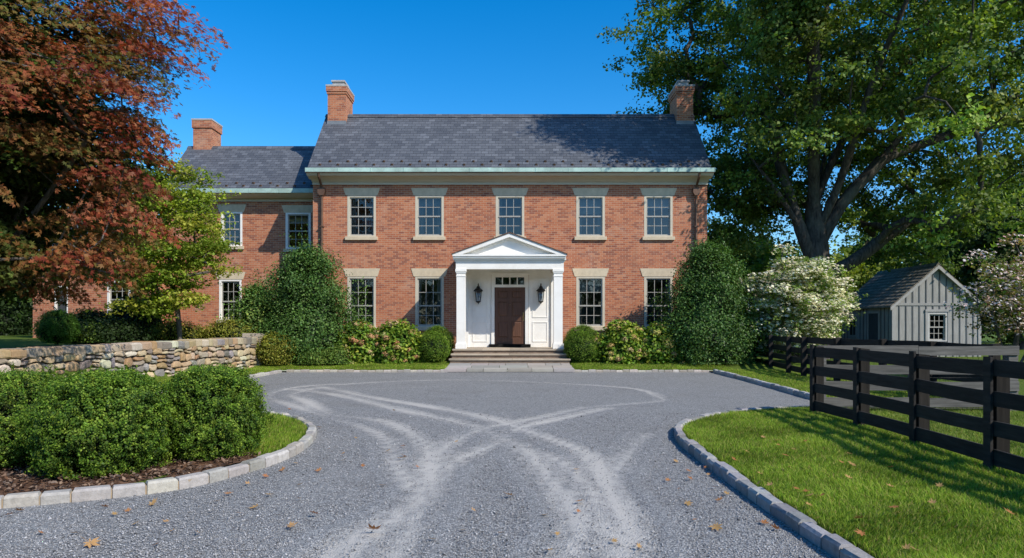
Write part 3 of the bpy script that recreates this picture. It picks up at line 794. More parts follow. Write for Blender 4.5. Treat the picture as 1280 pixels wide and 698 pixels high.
# small yellow-green tree before the wing
gp = [((.20, .28, .03), 3), ((.30, .36, .04), 3), ((.13, .20, .024), 2.4), ((.42, .40, .07), 1)]
simple_tree('young_tree', 'yellow-green young tree with slender trunk in front of the brick wing', (-10.75, 22.1, .95), (-11.15, 22.0, 4.15), (1.85, 1.5, 2.7), .08, 100,
            [dict(rad=.55, cnt=380, size=.10, pal=gp, kind='diamond', flat=.42, up=.9, outw=.3, rnd=.6)], 31, zmin=1.75)
# background trees
bgp = {'dark': [((.035, .065, .016), 3), ((.055, .095, .02), 3), ((.085, .13, .028), 1)],
       'mid': [((.075, .13, .022), 3), ((.115, .18, .03), 2), ((.16, .22, .045), 1)],
       'yellow': [((.21, .26, .03), 3), ((.15, .21, .028), 2), ((.30, .31, .05), 1.5)]}
bg = [(9.6, 37, 6.2, 3.4, 'mid', 'mid green tree standing just behind the right end of the house'),
      (13.6, 36, 5.6, 3.0, 'yellow', 'yellowish green tree glimpsed left of the big trunk'),
      (19.4, 41, 5.6, 4.0, 'yellow', 'low yellow-green tree behind the ridge of the shed roof'),
      (25.5, 46, 8.2, 4.6, 'mid', 'rounded mid green tree rising beyond the shed roof'),
      (27.5, 37, 9.5, 4.2, 'dark', 'tall dark evergreen tree behind the right slope of the shed'),
      (33.5, 44, 11, 5.2, 'dark', 'tall dark green tree beyond the pink flowering dogwood'),
      (16.5, 52, 9.0, 4.5, 'dark', 'distant dark tree between the house and the shed'),
      (38, 52, 12, 6, 'mid', 'distant broad green tree at the right edge of the view'),
      (-27, 33, 7.5, 4.2, 'dark', 'dark tree beyond the low brick annex'),
      (-22.5, 40, 10, 5, 'mid', 'tall green tree rising behind the low brick annex'),
      (-31, 43, 11, 5.5, 'dark', 'broad distant dark tree at the left edge of the view')]
for i, (x, y, h, rx, tone, lab) in enumerate(bg):
    simple_tree('background_tree', lab, (x, y, .1), (x, y, h*.54), (rx, rx*.8, h*.47), .28, 62,
                [dict(rad=rx*.34, cnt=330, size=.27, pal=bgp[tone], kind='diamond', flat=.65, up=.5, center=(x, y, h*.4), outw=.5)], 50+i, 'trees in the background', zmin=.9, barkm='bark')

def mirrored_woods():  # trees added out of view so the panes mirror dark foliage, not sky
    r = rs(91); n = 210; an_ = R(1)*r.uniform(-88, 88, n); q = r.uniform(54, 64, n); A = np.stack([q*np.sin(an_), -q*np.cos(an_), r.uniform(.8, 9, n)], 1); nm = NM()
    clump_leaves(nm, A, 4.4, 230, .95, bgp['dark'], 'diamond', r, flat=.8, up=.5)
    o = nm.build('added_woods', MT['leaf']); tag(o, 'unseen wood added behind the viewer for the window panes to mirror', 'added_woods', kind='stuff')
mirrored_woods()
# ------------------------------------------------------------------ shrubs
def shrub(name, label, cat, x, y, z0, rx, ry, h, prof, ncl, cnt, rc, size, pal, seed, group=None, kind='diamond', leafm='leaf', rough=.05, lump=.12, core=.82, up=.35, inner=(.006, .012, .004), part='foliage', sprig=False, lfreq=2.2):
    r = rs(seed); t = thing(name, label, cat, (x, y, z0), group); nm = NM()
    def surf(tt, an, k=1.):
        d = np.stack([np.cos(an), np.sin(an), tt*2], 1)
        lm = np.array([1+lump*mnoise.noise(Vector(v*lfreq)+Vector((seed*3.1, 0, 0))) for v in d])
        rr = prof(tt)*lm*k
        return np.stack([x+np.cos(an)*rx*rr, y+np.sin(an)*ry*rr, z0+tt*h*(1+(lm-1)*.6)*np.where(np.asarray(k) < 1, .5+.5*np.asarray(k), 1)], 1)
    # near-black heart, paints the shade inside the bush
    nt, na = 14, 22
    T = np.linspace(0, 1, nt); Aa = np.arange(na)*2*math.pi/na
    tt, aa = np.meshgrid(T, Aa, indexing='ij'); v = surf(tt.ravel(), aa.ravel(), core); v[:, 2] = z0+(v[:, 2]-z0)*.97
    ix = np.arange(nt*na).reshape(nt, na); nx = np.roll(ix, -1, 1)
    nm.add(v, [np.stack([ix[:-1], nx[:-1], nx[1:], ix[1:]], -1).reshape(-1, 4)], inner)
    # clumps over the surface, evenly by area
    tt = r.rand(ncl*4); w = prof(tt)+.18; tt = tt[r.rand(len(tt)) < w/w.max()][:ncl]; m = len(tt); an = r.rand(m)*6.283
    # top cap gets its share
    cap = int(ncl*.16); tc_ = 1-r.rand(cap)**2*.06; tt = np.concatenate([tt, tc_]); an = np.concatenate([an, r.rand(cap)*6.283]); m = len(tt)
    k = np.ones(m); 
    P = surf(tt, an, .96+rough*r.normal(size=m))
    if cap:
        q = r.rand(cap)**.5; P[-cap:, :2] = np.array([x, y])+(P[-cap:, :2]-np.array([x, y]))*q[:, None]*(1/np.maximum(prof(tc_), .25))[:, None]*min(1, .5+prof(np.array([.93]))[0]*.6)
        inn = np.hypot((P[-cap:, 0]-x)/rx, (P[-cap:, 1]-y)/ry); g = np.clip(inn, 0, .97)
        # drop cap clumps onto the profile
        ts = np.linspace(1, .3, 60); pr = prof(ts)
        P[-cap:, 2] = z0+h*np.interp(g, pr, ts)*1.0
    e = .02; slope = (prof(np.clip(tt+e, 0, 1))-prof(np.clip(tt-e, 0, 1)))/(2*e)
    N_ = norml(np.stack([np.cos(an)/rx*h, np.sin(an)/ry*h, -slope*1.], 1)*np.array([1, 1, 1]))
    N_ = norml(P-np.array([x, y, z0+h*.38]))*.6+N_*.5
    N_ = norml(N_)
    kk = np.repeat(np.arange(m), cnt); n = len(kk)
    if sprig:
        # leaves in pairs along short upright shoots
        dirs = norml(N_*.8+np.array([0, 0, .75])+r.normal(size=(m, 3))*.35)
        s = r.rand(n); p = P[kk]+dirs[kk]*(s[:, None]-.35)*rc*1.25+r.normal(size=(n, 3))*rc*.15
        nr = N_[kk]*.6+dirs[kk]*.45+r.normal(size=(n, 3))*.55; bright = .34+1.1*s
    else:
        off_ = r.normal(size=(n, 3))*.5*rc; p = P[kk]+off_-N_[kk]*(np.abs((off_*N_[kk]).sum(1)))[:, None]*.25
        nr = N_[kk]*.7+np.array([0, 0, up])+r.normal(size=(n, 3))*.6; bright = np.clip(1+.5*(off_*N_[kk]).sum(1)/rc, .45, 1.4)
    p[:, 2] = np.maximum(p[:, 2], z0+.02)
    c = (pick(pal, m, r, .2)[kk]*.5+pick(pal, n, r, .3)*.5)*bright[:, None]  # leaf colour darkened inward, depth shade painted into each clump
    leaves(nm, p, nr, r.uniform(size*.7, size*1.3, n), c, kind, r)
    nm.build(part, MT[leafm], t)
    # stems
    w = NM(); 
    for _ in range(5):
        a = r.rand()*6.28; rr = .12*min(rx, ry)
        wood(w, [([np.array([x+math.cos(a)*rr, y+math.sin(a)*rr, z0-.05]), np.array([x+math.cos(a)*rr*1.6, y+math.sin(a)*rr*1.6, z0+h*.25]), np.array([x+math.cos(a)*rr*2.6, y+math.sin(a)*rr*2.6, z0+h*.5])], [.022, .017, .012])], 5)
    w.build('stem', MT['bark2'], t, True)
    return t, P, N_
ball = lambda t: np.sqrt(np.clip(1-(1.9*np.asarray(t)-.9)**2, .0004, 1))
boxy = lambda t: np.clip(1-np.abs(1.68*np.asarray(t)-.73)**2.5, .0, 1)**.52*.98+.02
cone = lambda t: np.clip(np.minimum(.84+.6*np.asarray(t), 1.0)*(1-np.clip(np.asarray(t)-.2, 0, 1)/.8)**.46, 0.02, 1)
mound = lambda t: np.sqrt(np.clip(1-(1.25*np.asarray(t)-.25)**2, .0004, 1))
box_pal = [((.065, .13, .013), 3.4), ((.12, .205, .019), 3), ((.24, .32, .040), 1.7), ((.024, .055, .009), 2.6)]
yew_pal = [((.045, .10, .016), 3), ((.07, .14, .02), 2), ((.032, .07, .013), 2)]
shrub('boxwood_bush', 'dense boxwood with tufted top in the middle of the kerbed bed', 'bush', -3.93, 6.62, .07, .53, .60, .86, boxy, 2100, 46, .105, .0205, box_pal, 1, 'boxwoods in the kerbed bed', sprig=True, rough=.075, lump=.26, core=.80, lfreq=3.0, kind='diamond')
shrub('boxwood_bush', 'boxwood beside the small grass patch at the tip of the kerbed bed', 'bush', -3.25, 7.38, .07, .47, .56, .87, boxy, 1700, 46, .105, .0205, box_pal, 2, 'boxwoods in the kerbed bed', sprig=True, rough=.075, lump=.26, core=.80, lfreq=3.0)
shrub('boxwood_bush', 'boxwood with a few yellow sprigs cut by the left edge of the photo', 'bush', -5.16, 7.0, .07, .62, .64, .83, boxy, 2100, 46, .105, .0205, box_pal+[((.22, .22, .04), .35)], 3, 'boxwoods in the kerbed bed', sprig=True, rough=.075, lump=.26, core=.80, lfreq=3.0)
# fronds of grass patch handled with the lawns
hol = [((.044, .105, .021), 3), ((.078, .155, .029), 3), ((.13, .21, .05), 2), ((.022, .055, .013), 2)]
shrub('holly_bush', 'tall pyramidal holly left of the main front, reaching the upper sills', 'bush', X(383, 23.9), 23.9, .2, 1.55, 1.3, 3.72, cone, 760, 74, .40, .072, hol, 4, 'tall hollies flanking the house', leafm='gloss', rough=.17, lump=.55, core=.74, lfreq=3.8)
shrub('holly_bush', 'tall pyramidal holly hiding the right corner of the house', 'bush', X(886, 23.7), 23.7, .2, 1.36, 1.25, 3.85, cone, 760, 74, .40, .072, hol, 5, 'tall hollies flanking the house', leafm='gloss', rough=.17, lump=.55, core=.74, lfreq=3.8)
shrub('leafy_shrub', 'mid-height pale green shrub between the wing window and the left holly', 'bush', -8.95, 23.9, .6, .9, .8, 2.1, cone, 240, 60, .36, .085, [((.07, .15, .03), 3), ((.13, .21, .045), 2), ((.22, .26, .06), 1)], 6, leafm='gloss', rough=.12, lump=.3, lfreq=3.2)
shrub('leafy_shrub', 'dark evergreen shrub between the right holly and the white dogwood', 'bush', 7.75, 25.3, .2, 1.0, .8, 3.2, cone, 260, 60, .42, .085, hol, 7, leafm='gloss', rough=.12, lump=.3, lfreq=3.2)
yl = [((.22, .22, .03), 3), ((.14, .17, .025), 3), ((.30, .26, .05), 1.5), ((.08, .11, .02), 1)]
shrub('yellow_shrub', 'rounded yellow-leaved shrub at the end of the stone wall', 'bush', X(348, 22.9), 22.75, .18, .62, .55, .93, ball, 300, 40, .2, .06, yl, 8)
for i, (px, d, rr, hh, lab, grp) in enumerate([(547, 24.35, .58, 1.2, 'tall round clipped boxwood just left of the portico', None), (541, 23.45, .52, 1.0, 'low round clipped boxwood in front, left of the steps', None),
                                (728, 24.35, .68, 1.22, 'tall round clipped boxwood just right of the portico', None), (727, 23.45, .56, 1.0, 'low round clipped boxwood in front, right of the steps', None)]):
    shrub('clipped_boxwood', lab, 'bush', X(px, d), d, .2, rr, rr, hh, ball, 420, 40, .11, .034, box_pal, 20+i, 'clipped boxwood balls by the steps', lump=.06, core=.9)
hyd = [((.10, .19, .02), 3), ((.20, .27, .03), 3), ((.055, .11, .016), 2.4), ((.34, .34, .05), 1)]
def hydrangea(label, px, d, rx, h, seed, tan=True):
    t, P, N_ = shrub('hydrangea_bush', label, 'bush', X(px, d), d, .2, rx, .62, h, mound, 250, 34, .24, .10, hyd, seed, 'hydrangeas under the front windows', lump=.3, kind='round', up=.6)
    r = rs(seed+5); k = r.permutation(len(P)); k = [i for i in k if N_[i][1] < .25][:46]; nm = NM()
    pal = [((.56, .33, .15), 3), ((.62, .44, .22), 2), ((.46, .24, .11), 2), ((.58, .50, .20), 1.2)] if tan else [((.60, .50, .16), 3), ((.52, .36, .13), 2), ((.62, .42, .22), 1.3)]
    for i in k:
        c = P[i]+N_[i]*.10; n = 110; d_ = norml(r.normal(size=(n, 3))); rad = r.uniform(.085, .135)
        cc = pick(pal, 1, r, .12)[0]
        leaves(nm, c+d_*rad*np.array([1, 1, .75]), d_+r.normal(size=(n, 3))*.2, np.full(n, .042), np.clip(cc*r.uniform(.75, 1.2, (n, 1)), 0, 1), 'round', r)
    nm.build('blossoms', MT['petal'], t)
hydrangea('hydrangea with tan flower heads beside the left holly', 449, 23.6, .80, 1.25, 40)
hydrangea('hydrangea with tan flower heads beside the boxwood left of the steps', 497, 23.6, .80, 1.28, 41)
hydrangea('hydrangea with cream flower heads beside the boxwood right of the steps', 776, 23.6, .78, 1.25, 42, False)
hydrangea('hydrangea with yellowish flower heads beside the right holly', 823, 23.6, .72, 1.15, 43, False)
low = [((.10, .17, .03), 3), ((.17, .22, .04), 2), ((.06, .11, .02), 2)]
for i, (x, y, z, rx, h, lab) in enumerate([(X(420, 22.9), 22.95, .2, .5, .48, 'low pale plant at the foot of the left holly'), (X(392, 22.8), 22.85, .2, .5, .36, 'flat ground-hugging plant between the left holly and the yellow shrub'),
                                           (-9.55, 23.0, .95, .9, .62, 'low yellow-green hedge plant just behind the far end of the stone wall'), (-11.2, 22.9, .95, .95, .58, 'low yellow-green hedge plant under the young tree'),
                                           (-12.9, 21.4, .95, .6, .45, 'small leafy plant behind the stone wall beside the round bush'), (-8.5, 25.1, .5, .7, .9, 'leafy plant under the lower wing window')]):
    shrub('low_plant', lab, 'plant', x, y, z, rx, .5, h, mound, 130, 34, .2, .06, yl if 'hedge' in lab else low, 60+i, lump=.25, up=.6)
shrub('clipped_boxwood', 'big round clipped bush before the low brick annex', 'bush', X(72, 20.5), 20.5, .95, .52, .55, .92, ball, 380, 40, .11, .036, [((.07, .15, .02), 3), ((.10, .19, .03), 2)], 70, lump=.05, core=.9)
dk = [((.018, .035, .01), 3), ((.03, .055, .014), 2)]
for i, (px, d, rx, h, lab) in enumerate([(112, 22.5, .9, .9, 'dark leafy shrub below the annex window'), (172, 23.6, .95, 1.5, 'dark rounded shrub in the shade beside the annex window'), (140, 21.6, 1.1, .6, 'low dark shrub in the shade behind the stone wall')]):
    shrub('shade_shrub', lab, 'bush', X(px, d), d, .95, rx, .7, h, mound, 170, 40, .25, .075, dk, 75+i, lump=.3)
shrub('round_hedge', 'low clipped mound on the far lawn at the left edge', 'bush', X(26, 38), 38, .9, .75, .7, .8, mound, 120, 40, .2, .07, [((.10, .19, .03), 1)], 90)
shrub('shade_shrub', 'dark shrub at the left edge beside the annex corner', 'bush', X(0, 33), 33, .9, 1.1, 1., 2.6, mound, 200, 50, .4, .12, dk, 91, lump=.3)

# flowering dogwoods
def dogwood(label, base, c, rad, seed, ncl, gpal, fpal, nfl, stems, fl=.095, leafn=130, leafs=.085):
    r = rs(seed); c = np.array(c); rad = np.array(rad); n = ncl*12
    d = norml(r.normal(size=(n, 3))); q = np.where(r.rand(n) < .75, r.uniform(.6, 1., n), r.uniform(.2, .7, n))
    p = c+d*rad*(q*np.array([1+.25*mnoise.noise(Vector(v*2.3)) for v in d]))[:, None]; keep = []
    for a in p:
        if all(((a[0]-e[0])**2+(a[1]-e[1])**2)/.36**2+(a[2]-e[2])**2/.30**2 > 1 for e in keep) and a[2] > base[2]+.35: keep.append(a)
        if len(keep) >= ncl: break
    A = np.array(keep); gd = [([tuple(base), (base[0], base[1], base[2]+.35), tuple(np.array(base)*.45+c*.55), tuple(c)], None)]
    for s in stems: gd.append(([tuple(base)]+s, 1))
    t = thing('dogwood_tree', label, 'tree', base)
    w = NM(); wood(w, skeleton(gd, A, .075, seed, rmin=.008), 6); w.build('trunk', MT['bark2'], t, True)
    nm = NM(); clump_leaves(nm, A, .42, leafn, leafs, gpal, 'diamond', r, flat=.62, up=.8, outw=.4, rnd=.7); nm.build('crown', MT['leaf'], t)
    fm = NM(); k = np.repeat(np.arange(len(A)), nfl); m = len(k)
    k = k[r.rand(m) < np.clip(.35+.9*r.rand(len(A))[k], 0, 1)]; m = len(k)
    an = r.rand(m)*6.28; ra = r.rand(m)**.5*.40
    P = A[k]+np.stack([np.cos(an)*ra, np.sin(an)*ra, -.10+.30*r.rand(m)-.30*ra**2], 1)
    leaves(fm, P, r.normal(size=(m, 3))*.35+np.array([.1, -.25, 1.]), r.uniform(fl*.8, fl*1.2, m), pick(fpal, m, r, .1), 'bract', r); fm.build('blossoms', MT['petal'], t)
dogwood('white flowering dogwood in full bloom behind the far black fence', (9.95, 23.7, .2), (9.75, 23.4, 2.15), (1.75, 1.35, 1.8), 12, 150,
        [((.14, .22, .04), 3), ((.24, .31, .06), 2), ((.08, .14, .024), 2)], [((.84, .79, .60), 4), ((.76, .74, .42), 2.2)], 105, [[(9.4, 23.5, .9), (8.8, 23.3, 1.8)], [(10.3, 23.6, 1), (10.9, 23.4, 1.9)]])
dogwood('pinkish flowering dogwood with bare lower stems beside the shed', (12.9, 17.6, .1), (12.95, 17.3, 2.35), (1.4, 1.15, 1.35), 13, 70,
        [((.20, .20, .045), 2), ((.27, .16, .075), 1.5), ((.15, .24, .04), 2), ((.32, .20, .10), 1)], [((.84, .66, .60), 3), ((.84, .77, .70), 2), ((.74, .50, .45), 1)], 44, [[(12.5, 17.4, .9), (12.1, 17.2, 1.8)], [(13.2, 17.4, .9), (13.7, 17.2, 1.9)]], leafn=70, leafs=.08, fl=.07)

# ------------------------------------------------------------------ house
HX = -.075; FW = 25.85                       # centre line and plane of the front wall
def wall_open(mb, x0, x1, z0, z1, y, ops, th=.3, zs_extra=()):
    xs = sorted({x0, x1, *[o[0] for o in ops], *[o[1] for o in ops]}); zs = sorted({z0, z1, *[o[2] for o in ops], *[o[3] for o in ops]})
    for a, b in zip(xs[:-1], xs[1:]):
        for c, d in zip(zs[:-1], zs[1:]):
            mx, mz = (a+b)/2, (c+d)/2
            if any(o[0] < mx < o[1] and o[2] < mz < o[3] for o in ops): continue
            mb.poly([(a, y, c), (b, y, c), (b, y, d), (a, y, d)]); mb.poly([(b, y+th, c), (a, y+th, c), (a, y+th, d), (b, y+th, d)])
    for a, b, c, d in ops:
        mb.poly([(a, y, c), (a, y+th, c), (a, y+th, d), (a, y, d)]); mb.poly([(b, y+th, c), (b, y, c), (b, y, d), (b, y+th, d)])
        mb.poly([(a, y+th, d), (b, y+th, d), (b, y, d), (a, y, d)][::-1]); mb.poly([(a, y, c), (b, y, c), (b, y+th, c), (a, y+th, c)])
def roof_slab(mb, x0, x1, y0, z0, y1, z1, th=.08, v0=0.):
    L = math.hypot(y1-y0, z1-z0); n = Vector((0, -(z1-z0), (y1-y0))).normalized() if y1 > y0 else Vector((0, (z1-z0), -(y1-y0))).normalized()
    A = [Vector((x0, y0, z0)), Vector((x1, y0, z0)), Vector((x1, y1, z1)), Vector((x0, y1, z1))]
    if y1 < y0: A = [A[1], A[0], A[3], A[2]]
    uv = [(p.x, v0+(0 if i < 2 else L)) for i, p in enumerate(A)]
    mb.poly(A, uv); B = [p-n*th for p in A]; mb.poly(B[::-1])
    for i in range(4): mb.poly([A[(i+1) % 4], A[i], B[i], B[(i+1) % 4]][::-1])
def pentagon(mb, x0, x1, ya, yb, z0, ze, yr, zr):
    mb.prism([(ya, z0), (yb, z0), (yb, ze), (yr, zr), (ya, ze)], 'x', x0, x1)
def make_window(name, w, h, rows, cols, split, parent, loc, lint=True, sill=True, curtains=(1, 1), blind=0, framem='cream', lint_h=.33):
    """opening w x h; loc = centre of the bottom of the opening on the wall face"""
    fr = MB(); t = .085
    fr.box(-w/2, -w/2+t, -.005, .10, 0, h); fr.box(w/2-t, w/2, -.005, .10, 0, h); fr.box(-w/2+t, w/2-t, -.005, .10, h-t*.8, h); fr.box(-w/2+t, w/2-t, -.005, .11, 0, .05)
    o = fr.build(name, MT[framem], parent, True, Vector(loc)-wloc(parent))
    iw0, iw1 = -w/2+t, w/2-t; z0, z1 = .05, h-t*.8
    zm = z0+(z1-z0)*split; sb = MB(); pb = MB(); m = .021
    for (a, b, y, rr) in ((z0, zm+.02, .075, rows[1]), (zm-.02, z1, .045, rows[0])):
        sb.box(iw0, iw0+.045, y, y+.035, a, b); sb.box(iw1-.045, iw1, y, y+.035, a, b); sb.box(iw0+.045, iw1-.045, y, y+.035, a, a+.05); sb.box(iw0+.045, iw1-.045, y, y+.035, b-.045, b)
        gw = iw1-iw0-.09; gh = b-a-.095
        for i in range(1, cols): xx = iw0+.045+gw*i/cols; sb.box(xx-m/2, xx+m/2, y+.004, y+.031, a+.05, b-.045)
        for i in range(1, rr):
            zz = a+.05+gh*i/rr
            for j in range(cols):
                sb.box(iw0+.045+gw*j/cols+(m/2 if j else 0), iw0+.045+gw*(j+1)/cols-(m/2 if j < cols-1 else 0), y+.005, y+.030, zz-m/2, zz+m/2)
        pb.poly([(iw0+.045, y+.018, a+.05), (iw1-.045, y+.018, a+.05), (iw1-.045, y+.018, b-.045), (iw0+.045, y+.018, b-.045)])
    sb.build('sash', MT['sash'], o, True); pb.build('pane', MT['glass'], o, True)
    if sill: MB().box(-w/2-.07, w/2+.07, -.09, -.007, -.13, -.002).build('sill', MT['lime'], o, True)
    if lint:
        MB().hexa([(-w/2-.06, -.018, h+.002), (w/2+.06, -.018, h+.002), (w/2+.06, .1, h+.002), (-w/2-.06, .1, h+.002), (-w/2-.16, -.018, h+lint_h), (w/2+.16, -.018, h+lint_h), (w/2+.16, .1, h+lint_h), (-w/2-.16, .1, h+lint_h)]).build('lintel', MT['lime'], o, True)
    r = rs(int(loc[0]*37+loc[2]*11) % 9999)
    cb = MB()
    for sgn, on in zip((-1, 1), curtains):
        if not on: continue
        wd = w*r.uniform(.12, .24); xs = np.linspace(0, wd, 13); xx = sgn*(w/2-.04-xs); yy = .36+.025*np.sin(xs*70)
        for i in range(12): cb.poly([(xx[i], yy[i], -.05), (xx[i+1], yy[i+1], -.05), (xx[i+1], yy[i+1], h+.05), (xx[i], yy[i], h+.05)], smooth=True)
    if blind: cb.box(-w/2-.02, w/2+.02, .31, .318, h*(1-blind), h+.03)
    if cb.f: cb.build('curtain', MT['curtain'], o, True)
    return o

def house():
    t = thing('brick_house', 'two-storey red brick house with slate roof, white portico and end chimneys', 'house', (HX, FW, 0))
    xl, xr = HX-7.465, HX+7.465; yb = 30.15; yr, zr = 28.0, 10.1; ze = 6.9
    cx = [HX+d for d in (-5.62, -3.05, 0, 3.05, 5.62)]
    up = [(c-.54, c+.54, 4.84, 6.40) for c in cx]; lo = [(c-.54, c+.54, 1.42, 3.33) for i, c in enumerate(cx) if i != 2]
    dr = (-1.62-.0+HX, 1.62+HX, .3, 3.44)
    mb = MB(); wall_open(mb, xl, xr, -.2, ze, FW, up+lo+[(HX-.62, HX+.58, .66, 3.36)], .28); mb.build('front_wall', MT['brick'], t)
    mb = MB(); pentagon(mb, xl, xl+.28, FW+.28, yb, -.2, ze, yr, zr-.12); mb.build('gable_wall', MT['brick'], t)
    mb = MB(); pentagon(mb, xr-.28, xr, FW+.28, yb, -.2, ze, yr, zr-.12); mb.build('gable_wall', MT['brick'], t)
    MB().box(xl+.28, xr-.28, yb-.28, yb, -.2, ze).build('rear_wall', MT['brick'], t)
    MB().box(xl+.29, xr-.29, FW+.29, yb-.29, 4.05, 4.25).build('upper_floor', MT['door'], t)
    ib = MB(); ib.box(xl+.285, xr-.285, FW+1.7, FW+1.8, .1, 4.04); ib.box(xl+.285, xr-.285, FW+1.7, FW+1.8, 4.26, 7.2); ib.box(xl+.285, xr-.285, FW+.285, FW+1.69, .2, .3); ib.build('inner_wall', MT['plaster'], t)  # dark partitions added so the rooms stay dim behind the panes
    # roof
    ye, zev = 25.32, 7.25; ox = .06
    rf = MB(); roof_slab(rf, xl-ox-.02, xr+ox-.02, ye, zev, yr, zr); roof_slab(rf, xl-ox-.02, xr+ox-.02, 2*yr-ye, zev, yr-.001, zr)
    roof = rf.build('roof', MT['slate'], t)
    MB().prism([(yr-.16, zr-.13), (yr-.155, zr-.09), (yr, zr+.055), (yr+.155, zr-.09), (yr+.16, zr-.13), (yr, zr+.0)], 'x', xl-ox-.03, xr+ox).build('ridge_cap', MT['slate'], roof)
    sl = Vector((0, yr-ye, zr-zev)).normalized(); nn = Vector((0, -sl.z, sl.y))
    g = MB()
    dot = MB()
    first = None
    for row, (s0, o0) in enumerate(((.30, 0.), (.52, .34))):
        for i in range(22):
            xx = xl+.35+o0+i*.675
            if xx > xr-.2: continue
            p = Vector((xx, ye, zev))+sl*s0
            if first is None:
                q = MB(); a = .045
                q.hexa([(-a, *((-sl*.02)+nn*.004).yz), (a, *((-sl*.02)+nn*.004).yz), (a, *(sl*.09+nn*.004).yz), (-a, *(sl*.09+nn*.004).yz),
                        (-a*.7, *(nn*.075).yz), (a*.7, *(nn*.075).yz), (a, *(sl*.09+nn*.012).yz), (-a, *(sl*.09+nn*.012).yz)])
                first = q.build('snow_guard', MT['copper'], roof, True, p-wloc(t)); 
            else:
                c = first.copy(); COL.objects.link(c); c.parent = roof; c.location = p-wloc(t)
    # eaves
    gx0, gx1 = xl-.12, xr+.12
    gb = MB(); r = rs(4); xx = gx0
    while xx < gx1-.01:
        e = min(xx+1.22, gx1); j = r.uniform(-.004, .004)
        gb.box(xx+.003, e-.003, 25.235+j, 25.34, 7.165, 7.315); gb.box(e-.014, e+.002, 25.225, 25.236, 7.16, 7.32); xx = e
    gb.build('gutter', MT['patina'], t)
    MB().box(gx0+.01, gx1-.01, 25.255, 25.36, 7.135, 7.16).build('gutter_lip', MT['copper'], t)
    cb = MB(); cb.prism([(25.29, 7.133), (25.80, 7.133), (25.80, 6.99), (25.60, 6.99), (25.50, 7.04), (25.36, 7.05)], 'x', gx0+.03, gx1-.03)
    cb.prism([(25.62, 6.988), (25.84, 6.988), (25.84, 6.90), (25.74, 6.90), (25.69, 6.95)], 'x', xl-.02, xr+.02); cb.build('cornice', MT['cream'], t)
    MB().box(xl-.012, xr+.012, 25.79, 25.842, 6.80, 6.898).build('frieze', MT['cream'], t)
    # rake boards and cornice returns
    for x0, x1 in ((xl-.055, xl-.004), (xr+.004, xr+.055)):
        b = MB(); b.hexa([(x0, ye+.05, zev-.22), (x1, ye+.05, zev-.22), (x1, ye+.05, zev-.085), (x0, ye+.05, zev-.085),
                          (x0, yr, zr-.27), (x1, yr, zr-.27), (x1, yr, zr-.11), (x0, yr, zr-.11)])
        b.build('rake_board', MT['cream'], t)
    # chimneys
    for x0, x1, lab in ((X(410, 27.6), X(432.5, 27.6), 'brick chimney at the left gable with a flue cap'), (X(845.5, 27.6), X(866, 27.6), 'brick chimney at the right gable partly behind leaves')):
        c = MB(); y0, y1 = 27.55, 28.75
        c.box(x0, x1, y0, y1, 8.6, 10.83); c.box(x0-.03, x1+.03, y0-.03, y1+.03, 10.83, 10.92); c.box(x0-.055, x1+.055, y0-.055, y1+.055, 10.92, 11.13)
        ch = c.build('chimney', MT['brick'], t); ch['label'] = lab
        MB().box(x0-.065, x1+.065, y0-.065, y1+.065, 11.13, 11.19).build('chimney_cap', MT['capstone'], ch)
        fb = MB(); fb.box(x0+.13, x1-.13, y0+.25, y1-.25, 11.19, 11.40, None); fb.box(x0+.09, x1-.09, y0+.2, y1-.2, 11.40, 11.46); fb.build('flue', MT['brick'] if 0 else MT['capstone'], ch)
        fl = MB(); fl.box(x0-.02, x1+.02, y0-.02, y0-.004, zr-.62, zr-.36); fl.build('flashing', MT['lead'], ch)
    # windows
    r = rs(2)
    for i, c in enumerate(cx):
        make_window('window', 1.08, 1.56, (2, 2), 3, .5, t, (c, FW, 4.84), curtains=(1, i % 2), blind=(.12, .22, .0, .42, .3)[i], lint_h=.285)
    for i, c in enumerate(cx):
        if i != 2: make_window('window', 1.08, 1.91, (2, 2), 3, .42, t, (c, FW, 1.42), curtains=((1, 1), (1, 1), 0, (1, 0), (0, 1))[i], blind=(.2, 0, 0, .3, .1)[i], lint_h=.31)
    # downspouts
    for px in (403, 869.5):
        x = X(px, FW); d = MB(); d.tube([(x, 25.30, 7.15), (x, 25.34, 7.02), (x, 25.66, 6.78), (x, 25.74, 6.66)], .045, 8); d.tube([(x, 25.74, 6.38), (x, 25.765, 6.2), (x, 25.765, .2)], .05, 8)
        o = d.build('downspout', MT['copper'], t)
        hd = MB(); hd.prism([(x-.13, 6.66), (x-.14, 6.50), (x-.07, 6.38), (x+.07, 6.38), (x+.14, 6.50), (x+.13, 6.66)], 'y', 25.66, 25.83); hd.build('conductor_head', MT['copper'], o)
        for zz in (5.2, 3.6, 2.0): MB().box(x-.075, x+.075, 25.70, 25.845, zz, zz+.035).build('strap', MT['copper'], o)
    # ---------- portico
    PX = X(636.8, 24.0); pf = 24.02; fl = .66; wt = MT['white']
    lx0, lx1 = X(571, 24.05), X(581.5, 24.05); rx0, rx1 = X(692, 24.05), X(703.5, 24.05); cw = .31; 
    ent0, ent1 = lx0-.03, rx1+.03
    pt = MB()
    # entablature beams
    pt.box(ent0, ent1, pf-.01, pf+.32, 3.46, 3.72); pt.box(ent0, ent0+.33, pf+.32, FW-.002, 3.46, 3.72); pt.box(ent1-.33, ent1, pf+.32, FW-.002, 3.46, 3.72)
    pt.box(ent0-.03, ent1+.03, pf-.04, FW-.002, 3.72, 3.77); pt.box(ent0+.3, ent1-.3, pf+.3, FW-.003, 3.60, 3.64)
    port = pt.build('portico', wt, t)
    cr = MB(); h0 = X(565.5, 23.85); h1 = X(708.0, 23.85)
